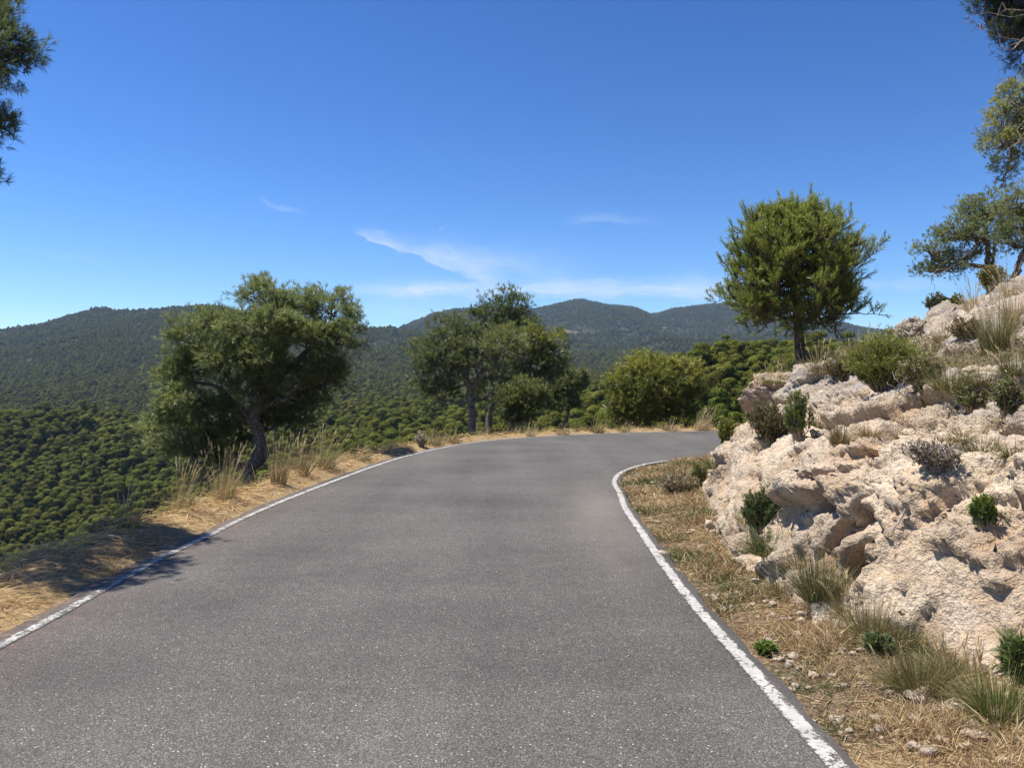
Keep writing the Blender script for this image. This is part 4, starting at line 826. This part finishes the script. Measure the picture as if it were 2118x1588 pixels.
for a in [(1560, 1040, 60, 34, 'thin dry tuft in the crack between leaning boulder and main rock', (STRAW, OLIVE), 240, (0, 0), 3), (1690, 880, 60, 40, 'olive tuft in the cleft left of the yellow brown tussock', (OLIVE, GREYG, BROWN), 300, (0, 0), 0), (1985, 905, 80, 36, 'brown grass strip along the crack above the twiggy grey bush', (BROWN, STRAW, OLIVE), 360, (-.2, 0), 0),
          (2095, 940, 70, 50, 'brown grass at the photo edge in the long crack', (BROWN, OLIVE), 360, (-.1, 0), 0), (1870, 900, 60, 26, 'short rusty grass on the ledge below the grey slab', ((.30, .17, .08), BROWN), 260, (0, 0), 0), (1620, 1215, 80, 54, 'olive and straw tuft on the soil left of the large grey tussock', (OLIVE, STRAW, GREYG), 380, (-.1, 0), 4),
          (1720, 1330, 90, 46, 'sparse brown grass on the verge below the ragged brown tuft', (BROWN, (.34, .2, .1), STRAW), 360, (0, 0), 4), (1660, 1290, 70, 36, 'low straw tuft on the verge left of the sparse brown grass', (STRAW, BROWN), 300, (0, 0), 0), (1835, 1400, 90, 44, 'flattened grey straw tuft left of the broad olive tussock', (STRAW, GREYG, BROWN), 420, (-.3, 0), 4), (1460, 1110, 70, 30, 'golden tuft on the dry verge left of the pale rounded stone', (STRAW, (.58, .46, .22)), 340, (0, 0), 0),
          (2085, 1530, 100, 60, 'dry orange brown grass in the bottom right corner', ((.38, .24, .11), STRAW, BROWN), 520, (0, 0), 4), (1960, 1545, 90, 40, 'low dry orange grass left of the largest cream stone', ((.38, .24, .11), STRAW), 420, (0, 0), 0)]:
    tussock(a[0], a[1], a[2], a[3], a[4], a[5], a[6], a[7], a[8], wd=.0032, spread=1.0)
# tall dry grass along the outside of the road
vm = MB()                                                              # wispy standing grass between the clumps
pt = area_pts(60000, -8, 9, 5.0, 27, np.random.RandomState(21), lambda x, y: (sdist(LEFT, x, y) > np.interp(y, [5, 10, 24], [1.0, .72, .65])) & (sdist(LEFT, x, y) < 2.4)); rs = np.random.RandomState(22)
nz = fbm(pt * np.array([1.5, 1.5, 0]) + 61, 3); pt = pt[rs.uniform(size=len(pt)) < .10 + .75 * sstep(-.1, .45, nz)]; K = len(pt)
c = colmix([(.55, .43, .22), (.46, .36, .18), (.36, .28, .14), (.2, .2, .06), (.15, .17, .045), (.60, .49, .28)], K, rs)
blades(vm, pt, np.stack([.28 + .25 * rs.normal(size=K), .22 * rs.normal(size=K), np.ones(K)], 1), .18 + .55 * rs.beta(1.6, 3.0, K), .0042 * np.clip(pt[:, 1] / 7, 1, 3), .3 * rs.uniform(.3, 2, K), c, rs, 4)
tag(vm.build('standing_grass', M_DRY), 'wispy standing dry grass along the lip of the outer verge', 'grass', None, 'stuff')
tussock(462, 1035, 80, 112, 'tall golden grass clump left of the crooked trunk', (STRAW, (.55, .42, .22), (.35, .30, .12)), 280, (.12, 0), 14, spread=.5)
tussock(375, 1055, 90, 100, 'thin bowed grass stalks on the slope edge before the low pine branches', (OLIVE, STRAW), 160, (.22, 0), 18, spread=.5)
tussock(575, 1002, 60, 100, 'reddish brown grass just right of the crooked trunk', ((.26, .18, .09), BROWN, STRAW), 260, (.10, 0), 10, spread=.5)
tussock(618, 985, 70, 86, 'dense straw clump second right of the crooked trunk', ((.30, .21, .11), STRAW, BROWN), 240, (.22, 0), 14, spread=.55)
tussock(668, 968, 90, 74, 'feathery grass bowing right along the verge', (STRAW, OLIVE, (.3, .25, .12)), 220, (.40, 0), 16, spread=.6)
tussock(262, 1092, 90, 80, 'sparse green and straw grass on the shaded verge edge', (OLIVE, GREEN, STRAW), 260, (.15, 0), 8, spread=.5)
tussock(225, 1185, 120, 50, 'golden grass clump in front of the tree shadow on the left verge', (STRAW, (.55, .42, .22), (.3, .24, .1)), 600, spread=1.0, wd=.003)
tussock(742, 950, 90, 30, 'brown dry weed patch on the verge before the white flower head', ((.20, .16, .07), BROWN, OLIVE, STRAW), 260, (.1, 0), 4, spread=.9)
shrub(872, 924, 28, 34, 'thistle like plant with a white flower head on the verge', (.30, .31, .24), (.44, .45, .38), 34, .02, .4)
tussock(890, 918, 80, 34, 'green and brown weeds right of the white flower head', (OLIVE, BROWN, GREYG, STRAW), 320, (.1, 0), 6, spread=.9)
tussock(925, 912, 90, 30, 'dry brush below the open crowned pine', (OLIVE, BROWN, (.34, .27, .13)), 320, (.1, 0), 6, spread=.9)
tussock(1096, 903, 40, 36, 'pale grass tuft right of the small round pine', (STRAW, (.58, .46, .26)), 120, (.2, 0), 5, spread=.4)
tussock(1165, 900, 50, 24, 'short dry tuft on the verge below the dark sapling', (STRAW, BROWN), 140, (.1, 0), 4, spread=.5)
tussock(1235, 895, 50, 30, 'straw tuft left of the round bushy pine', (STRAW, BROWN, OLIVE), 160, (.1, 0), 6, spread=.4)
tussock(1290, 893, 50, 26, 'short straw tuft under the left side of the round bushy pine', (STRAW, OLIVE), 140, (.25, 0), 4, spread=.5)
tussock(1385, 891, 60, 28, 'straw tuft under the right side of the round bushy pine', (STRAW, BROWN), 160, (.15, 0), 5, spread=.5)
tussock(1450, 890, 60, 46, 'tall straw clump bowing right at the end of the visible road', (STRAW, (.56, .44, .24)), 220, (.35, 0), 12, spread=.35)
def stalk():
    rs_ = np.random.RandomState(5); p = PX(988, 905, 27.5); p[2] = dropz(p[0], p[1]); r_ = empty('dry_stalk', tuple(p), 'single straight pale flower stalk right of the open crowned pine trunk', 'plant')
    m = MB(); m.tube(bend(p, p + np.array([.03, 0, 1.4]), 8, .004, rs_), np.linspace(.022, .012, 8), 6, (.40, .36, .24)); m.build('stem', M_TWIG, r_)
    f = MB(); pp = p + np.array([.03, 0, 1.1]) + np.outer(np.linspace(0, .38, 16), [0, 0, 1.0]); needles(f, pp, np.tile([0, 0, 1.0], (16, 1)), 8, .07, .018, .4, .03, np.array([.42, .40, .24]), rs_); f.build('seed_head', M_DRY, r_)
stalk()
def dead_twigs():
    rs_ = np.random.RandomState(9); p, _ = hit(1885, 835); r_ = empty('dead_branch', tuple(p), 'bleached bare twigs lying in front of the broom bush', 'branch'); m = MB()
    for k in range(7):
        b = p + np.array([rs_.uniform(-.12, .12), rs_.uniform(-.1, .1), 0]); e = b + np.array([rs_.uniform(-.25, .25), rs_.uniform(-.2, .1), rs_.uniform(.12, .34)]); t_ = bend(b, e, 7, .10, rs_, .1); m.tube(t_, np.linspace(.006, .003, 7), 5, (.46, .43, .39))
        s_ = t_[4]; m.tube(bend(s_, s_ + rs_.normal(size=3) * .1, 4, .1, rs_), [.005, .004, .003, .002], 4, (.52, .49, .45))
    m.build('twigs', M_TWIG, r_)
    p, _ = hit(1990, 790); q, _ = hit(1935, 825); r2 = empty('fallen_stick', tuple(p), 'straight grey stick lying across the terrace', 'branch'); m = MB(); m.tube(bend(p + (0, 0, .03), q + (0, 0, .05), 8, .015, rs_), np.linspace(.012, .006, 8), 6, (.36, .31, .27)); m.build('stick', M_TWIG, r2)
    p, _ = hit(1878, 1050); q, _ = hit(1848, 1098); r3 = empty('root', tuple(p), 'thin grey root hanging down the sunlit rock face', 'root'); m = MB(); m.tube(bend(p - (0.03, .03, 0), q - (.03, .03, 0), 8, .05, rs_), np.linspace(.008, .004, 8), 5, (.42, .37, .33)); m.build('root_strand', M_TWIG, r3)
dead_twigs()

# ------------------------------------------------------------------ loose stones
def stone(px, py, rpx, label, seed, g=.2, o_=.1, asp=.7):
    p, _ = hit(px, py); r_ = 1.3 * rpx / F * p[1]; V, Fc, ck, pt, N0 = rock_blob(p + (0, 0, r_ * asp * .5), (r_, r_ * .8, r_ * asp), seed, 4, .4, 14, (0, 0, seed))
    m = MB(); m.add(V, Fc, np.tile([0, g, o_], (len(V), 1))); tag(m.build('stone', M_ROCK, None, smooth=False), label, 'stone')
for a in [(1470, 1092, 16, 'pale rounded stone in the dry grass below the leaning boulder', 1), (1895, 1445, 20, 'flat white stone lying in straw left of the orange stone', 2, 0, 0, .4), (1912, 1440, 15, 'orange stained stone beside the flat white stone', 3, 0, .9, .7),
          (1970, 1462, 16, 'pinkish stone at the foot of the green corner tussock', 4, .1, .4), (1990, 1470, 15, 'white stone right of the pinkish stone', 5, 0, 0, .6), (1652, 1322, 13, 'white stone in brown grass near the grey tussock', 6, 0, 0), (1683, 1400, 12, 'cream stone in the gravel close to the white line', 7, 0, 0, .5),
          (1895, 1500, 14, 'tilted white stone in the straw of the lower verge', 8, .1, 0), (2018, 1530, 24, 'largest smooth cream stone near the bottom right corner', 9, .1, .1, .5), (1858, 1518, 10, 'small white stone left of the tilted white stone', 10, 0, 0), (1563, 1205, 9, 'small white stone on bare soil above the brown tuft', 11, 0, 0),
          (1540, 1140, 9, 'white stone left of the green tussock at the rock foot', 12, 0, 0), (1372, 1148, 14, 'flat cream stone beside the white line inside the bend', 13, .2, 0, .4), (1600, 1255, 9, 'white pebble on the soil left of the large grey tussock', 14, 0, 0), (2010, 768, 14, 'white stone sitting on the ledge under the pink rock', 15, 0, 0, .5)]: stone(*a)

# ------------------------------------------------------------------ ground cover (nobody could count it)
def thin(p, rs_, d0):                                                   # fewer, wider blades with distance
    return p[rs_.uniform(size=len(p)) < np.clip(d0 / np.maximum(p[:, 1], 1), 0, 1) ** 1.3]
rs = np.random.RandomState(77)
vm = MB()
def rv(x, y):
    sr_ = -sdist(RIGHT, x, y); return (sr_ > .06) & (x - X0(y) < .3) & (sdist(LEFT, x, y) < 0)
pt = thin(area_pts(900000, 1.3, 5.2, 2.0, 17.5, rs, rv), rs, 4.5)
nz = fbm(pt * np.array([1.6, 1.6, 0]), 3); edge = np.clip((-sdist(RIGHT, pt[:, 0], pt[:, 1]) - .1) / .35, 0, 1)
keep = rs.uniform(size=len(pt)) < (.32 + .68 * sstep(-.35, .35, nz)) * (.25 + .75 * edge); pt, nz = pt[keep], nz[keep]; K = len(pt)
kind = rs.uniform(size=K); flat = kind < .45
gr = (fbm(pt * np.array([1.1, 1.1, 0]) + 50, 3) + .25 * rs.normal(size=K)) > .30
c = np.where(gr[:, None], colmix([(.075, .10, .025), (.10, .12, .035)], K, rs), colmix([(.46, .32, .15), (.37, .24, .11), (.28, .165, .085), (.56, .44, .25), (.22, .14, .08), (.50, .38, .2)], K, rs))
th = rs.uniform(0, 6.283, K); upz = np.where(flat, rs.uniform(.05, .3, K), rs.uniform(.6, 2.2, K)) * np.where(pt[:, 1] > 7, .8, 1)
dr = np.stack([np.cos(th), np.sin(th), upz], 1); L = np.where(flat, rs.uniform(.08, .24, K), rs.uniform(.04, .15, K) * (.6 + .8 * sstep(-.2, .4, nz))) * (1 + .5 * sstep(5, 12, pt[:, 1]))
blades(vm, pt + np.array([0, 0, .004]), dr, L, .0038 * np.clip(pt[:, 1] / 4.5, 1, 3.0), .35, c, rs, 3)
tag(vm.build('dry_grass', M_DRY), 'dry brown grass and straw covering the verge inside the bend', 'grass', None, 'stuff')
vm = MB()
pt = thin(area_pts(400000, -7, 9, 4.0, 28, rs, lambda x, y: (sdist(LEFT, x, y) > .10) & (sdist(LEFT, x, y) < np.interp(y, [5, 10, 24], [1.5, 1.2, 1.1]))), rs, 5.5)
s_ = sdist(LEFT, pt[:, 0], pt[:, 1]); nz = fbm(pt * np.array([1.4, 1.4, 0]), 3)
keep = rs.uniform(size=len(pt)) < np.clip(.35 + .8 * nz + .5, 0, 1) * sstep(.05, .45, s_ + .12 * nz); pt, nz, s_ = pt[keep], nz[keep], s_[keep]; K = len(pt)
pt[:, 2] += rs.uniform(0, 1, K) ** 1.6 * (.06 + .16 * np.clip(nz + .3, 0, 1)) * sstep(.2, .7, s_)
c = colmix([(.62, .43, .19), (.52, .35, .15), (.70, .53, .28), (.42, .26, .11), (.66, .48, .23)], K, rs)
th = rs.uniform(0, 6.283, K); dr = np.stack([np.cos(th), np.sin(th), rs.uniform(-.12, .42, K)], 1)
blades(vm, pt, dr, rs.uniform(.10, .36, K), .0048 * np.clip(pt[:, 1] / 5.5, 1, 3.0), .22, c, rs, 3)
tag(vm.build('cut_straw', M_DRY), 'golden mown straw strewn along the outer verge of the road', 'straw', None, 'stuff')
vm = MB()
pt = area_pts(260000, -26, 9, 4, 34, rs, lambda x, y: (sdist(LEFT, x, y) > .95) & (sdist(LEFT, x, y) < 11))
nz = fbm(pt * np.array([.5, .5, 0]) + 9, 3); pt = pt[rs.uniform(size=len(pt)) < sstep(-.5, .3, nz)]; K = len(pt)
c = np.where((rs.uniform(size=K) < .22)[:, None], colmix([(.34, .27, .13), (.45, .35, .18)], K, rs), colmix([(.085, .12, .022), (.12, .145, .032), (.10, .13, .028)], K, rs))
dr = np.stack([rs.normal(size=K) * .5, rs.normal(size=K) * .5, np.ones(K)], 1)
blades(vm, pt - np.array([0, 0, .05]), dr, rs.uniform(.15, .5, K), .010 * np.clip(pt[:, 1] / 8, 1, 3), .3, c, rs, 3)
tag(vm.build('undergrowth', M_LEAF), 'green scrub and grass on the slope falling away left of the road', 'undergrowth', None, 'stuff')
vm = MB()
ok = np.flatnonzero(((soil > .42) | ((crack > .6) & (yf > 3.5) & (fbm(Pf * 1.3 + 5, 2) > .15))) & (sf > .5)); pk = ok[rs.randint(0, len(ok), 46000)]; pt = Rk[pk] + rs.normal(size=(len(pk), 3)) * np.array([.03, .03, 0]); pt = pt[(pt[:, 1] > 4)]; K = len(pt)
c = colmix([(.44, .33, .17), (.30, .21, .11), (.22, .15, .09), (.14, .15, .045), (.11, .13, .035), (.52, .42, .24)], K, rs); th = rs.uniform(0, 6.283, K)
blades(vm, pt, np.stack([np.cos(th), np.sin(th), rs.uniform(.0, 2.2, K)], 1), rs.uniform(.05, .2, K), .0042 * np.clip(pt[:, 1] / 5, 1, 3), .3, c, rs, 3)
tag(vm.build('dry_litter', M_DRY), 'dry grass and litter on the soil pockets between the rocks', 'grass', None, 'stuff')
vm = MB()                                                              # gravel on the inner verge
pt = area_pts(9000, 1.4, 4.5, 2.2, 14, rs, lambda x, y: rv(x, y)); nz = fbm(pt * np.array([2, 2, 0]) + 33, 3); pt = pt[nz > .05]
V0, F0 = ICO[2]
for p_ in pt[:2600]:
    r_ = .007 + .03 * rs.uniform() ** 3.5; v = V0 * (1 + .25 * rs.normal(size=(len(V0), 1))) * r_ * np.array([1, .8, .6]); vm.add(v + p_ + (0, 0, r_ * .3), F0, (0, .1 + .4 * rs.uniform(), .1))
tag(vm.build('gravel', M_ROCK), 'pale limestone gravel scattered on the inner verge', 'gravel', None, 'stuff')

# ------------------------------------------------------------------ forest
def forest_mesh(seed):
    """a round-headed pine: short trunk and overlapping cushions of needle sprays, about 4.6 m tall"""
    rs_ = np.random.RandomState(seed); mb = MB(); H = rs_.uniform(3.6, 5.8); Rr = rs_.uniform(1.4, 2.4)
    q = bend((0, 0, -.5), (rs_.uniform(-.3, .3), rs_.uniform(-.3, .3), H * .75), 6, .04, rs_); mb.tube(q, np.linspace(.16, .05, 6), 5, (.07, .055, .045))
    nl = rs_.randint(11, 16)
    for k in range(nl):
        an = rs_.uniform(0, 6.283); r_ = Rr * math.sqrt(rs_.uniform(0, .62)) if k else 0; zc = H * (.92 - .34 * (r_ / Rr) ** 1.6) - rs_.uniform(.2, 1.1) * (k > 0)
        c = np.array([math.cos(an) * r_, math.sin(an) * r_, zc]); lr = rs_.uniform(.50, .90); m = 520
        mb.tube(bend((0, 0, H * .45), c, 4, .06, rs_), np.linspace(.05, .02, 4), 4, (.07, .055, .045))
        v = nrm(rs_.normal(size=(m, 3))); v[:, 2] = np.where(v[:, 2] < -.35, -v[:, 2], v[:, 2]); p = c + v * np.array([lr, lr, lr * .72]) * rs_.uniform(.75, 1.05, (m, 1))
        nn_ = nrm(v * 1.0 + np.array([0, 0, .25]) + rs_.normal(size=(m, 3)) * .33); a = nrm(np.cross(nn_, rs_.normal(size=(m, 3)))); b = np.cross(nn_, a); sz = rs_.uniform(.05, .105, (m, 1))
        V = np.stack([p + a * sz, p + (b * .6 + a * .25) * sz + nn_ * .06, p + b * sz - a * .3 * sz, p - a * sz * .9 + nn_ * .05, p - b * sz * .8], 1).reshape(-1, 3)
        f = rs_.uniform(.75, 1.25) * rs_.uniform(.82, 1.18, (m, 1)); cc = np.array([.116, .130, .021]) * f
        mb.add(V, np.arange(m)[:, None] * 5 + np.array([[0, 1, 2, 3, 4]]), np.repeat(cc, 5, 0))
    return mb
rs = np.random.RandomState(404)
def scatter(d0, d1, dens):
    n = int(dens * (1.62 / 2) * (d1 ** 2 - d0 ** 2)); y = np.sqrt(rs.uniform(d0 ** 2, d1 ** 2, n)); u = rs.uniform(-260, 2310, n); x = (u - CX) / F * y
    return np.stack([x, y], 1)
pp = np.concatenate([scatter(42, 130, 1 / 3.4), scatter(130, 470, 1 / 4.9), scatter(470, 1050, 1 / 9.0), scatter(1050, 2350, 1 / 15.0)])
nfo = fbm(np.stack([pp[:, 0], pp[:, 1], 0 * pp[:, 0]], 1) * .018, 3)
keep = (clear_mask(pp[:, 0], pp[:, 1]) < .4) & (rs.uniform(size=len(pp)) < .84 + .75 * nfo) & (sdist(LEFT, pp[:, 0], pp[:, 1]) > 9) & (pp[:, 1] > np.interp(CX + F * pp[:, 0] / pp[:, 1], [500, 800, 1150, 1270, 1500], [105, 70, 60, 50, 44])) ; pp = pp[keep]
# keep what can be seen from about here: heights against the skyline of nearer ground, per bearing
pz = ground_h(pp[:, 0], pp[:, 1]); uu = CX + F * pp[:, 0] / pp[:, 1]; los = (pz + 5.0 - EYE) / pp[:, 1]
glos = (gz - EYE) / D; run = np.maximum.accumulate(glos + np.where(D > 45, 2.2, 0) / D, axis=0)
ci = np.clip(np.searchsorted(us, uu), 0, nU - 1); ri = np.clip(np.searchsorted(ds, pp[:, 1]) - 2, 0, len(ds) - 1)
vis = los > run[ri, ci] - .006 - 3.0 / pp[:, 1]
pp, pz, uu, los, ri, ci = pp[vis], pz[vis], uu[vis], los[vis], ri[vis], ci[vis]
dist = pp[:, 1]; scl = np.where(dist > 1050, 1.08, np.where(dist > 470, 1.0, 1.0)) * np.where((dist < 135) & (uu > 1150), np.interp(dist, [44, 84, 120], [.50, .70, .84]), np.where(dist < 135, .84, 1.0)) * np.exp(rs.normal(0, .21, len(pp))).clip(.5, 1.6); rot = rs.uniform(0, 6.283, len(pp))
clearv = los > run[ri, ci] + .002
show = clearv & (uu > 5) & (uu < 2110) & ((uu < 1500) | (los > -.04))
ordr = np.argsort(np.where(show, dist / scl, 1e9))[:300]
NV = 7; srcs = []; FL = 'rounded green pine in the near part of the forested valley slopes'; FGp = 'nearest pines of the valley forest'
for k, idx in enumerate(ordr):
    if k < NV: o = forest_mesh(900 + k).build('pine_tree', M_FOR); srcs.append(o)
    else: o = srcs[k % NV].copy(); C.objects.link(o)
    o.location = (pp[idx, 0], pp[idx, 1], pz[idx] - .2); o.scale = (scl[idx],) * 3; o.rotation_euler = (0, 0, rot[idx]); tag(o, FL, 'tree', FGp)
rest = np.ones(len(pp), bool); rest[ordr] = False
me = bpy.data.meshes.new('forest'); nR = int(rest.sum()); me.vertices.add(nR)
me.vertices.foreach_set('co', np.stack([pp[rest, 0], pp[rest, 1], pz[rest] - .2], 1).astype(np.float32).ravel())
for nm, arr, ty in (('tree_scale', scl[rest], 'FLOAT'), ('tree_turn', rot[rest], 'FLOAT'), ('tree_pick', rs.randint(0, NV, nR), 'INT')):
    a = me.attributes.new(nm, ty, 'POINT'); a.data.foreach_set('value', arr.astype(np.float32 if ty == 'FLOAT' else np.int32))
fo_ = bpy.data.objects.new('forest', me); C.objects.link(fo_); tag(fo_, 'dense pine forest covering the valley and the far mountains', 'forest', None, 'stuff')
gn = bpy.data.node_groups.new('forest_scatter', 'GeometryNodeTree'); gn.is_modifier = True
gn.interface.new_socket('Geometry', in_out='INPUT', socket_type='NodeSocketGeometry'); gn.interface.new_socket('Geometry', in_out='OUTPUT', socket_type='NodeSocketGeometry')
N_ = gn.nodes; Lk = gn.links; gi = N_.new('NodeGroupInput'); go = N_.new('NodeGroupOutput'); jn = N_.new('GeometryNodeJoinGeometry')
for o in reversed(srcs):
    oi = N_.new('GeometryNodeObjectInfo'); oi.inputs['Object'].default_value = o; oi.inputs['As Instance'].default_value = True; oi.transform_space = 'ORIGINAL'; Lk.new(oi.outputs['Geometry'], jn.inputs[0])
ip = N_.new('GeometryNodeInstanceOnPoints'); ip.inputs['Pick Instance'].default_value = True
def named(nm, ty):
    a = N_.new('GeometryNodeInputNamedAttribute'); a.data_type = ty; a.inputs['Name'].default_value = nm; return a.outputs['Attribute']
cb = N_.new('ShaderNodeCombineXYZ'); Lk.new(named('tree_turn', 'FLOAT'), cb.inputs[2])
er = N_.new('FunctionNodeEulerToRotation'); Lk.new(cb.outputs[0], er.inputs[0])
Lk.new(gi.outputs[0], ip.inputs['Points']); Lk.new(jn.outputs[0], ip.inputs['Instance']); Lk.new(named('tree_pick', 'INT'), ip.inputs['Instance Index'])
Lk.new(er.outputs[0], ip.inputs['Rotation']); Lk.new(named('tree_scale', 'FLOAT'), ip.inputs['Scale']); Lk.new(ip.outputs[0], go.inputs[0])
fo_.modifiers.new('forest_scatter', 'NODES').node_group = gn
print('FOREST', len(pp), 'near', dist[ordr].min(), dist[ordr].max())

# ------------------------------------------------------------------ haze
def haze():
    m = bpy.data.materials.new('haze'); m.use_nodes = True; t = NT(m.node_tree)
    v = t.n('ShaderNodeVolumePrincipled', in_Color=(.48, .68, 1.0, 1), in_Density=HAZE, in_Anisotropy=.1)
    o = t.nt.nodes.new('ShaderNodeOutputMaterial'); t.nt.links.new(v.outputs[0], o.inputs['Volume'])
    zt, zb = 330.0, float(gz.min()) - 1; b = MB(); x, y0, y1 = 6200, -60, 2700
    V = [(-x, y0, zb), (x, y0, zb), (x, y1, zb), (-x, y1, zb), (-x, y0, zt), (x, y0, zt), (x, y1, zt), (-x, y1, zt)]
    b.add(V, [(0, 3, 2, 1), (4, 5, 6, 7), (0, 1, 5, 4), (1, 2, 6, 5), (2, 3, 7, 6), (3, 0, 4, 7)]); tag(b.build('haze', m), kind='stuff')
HAZE = 1.15e-4
if HAZE: haze()
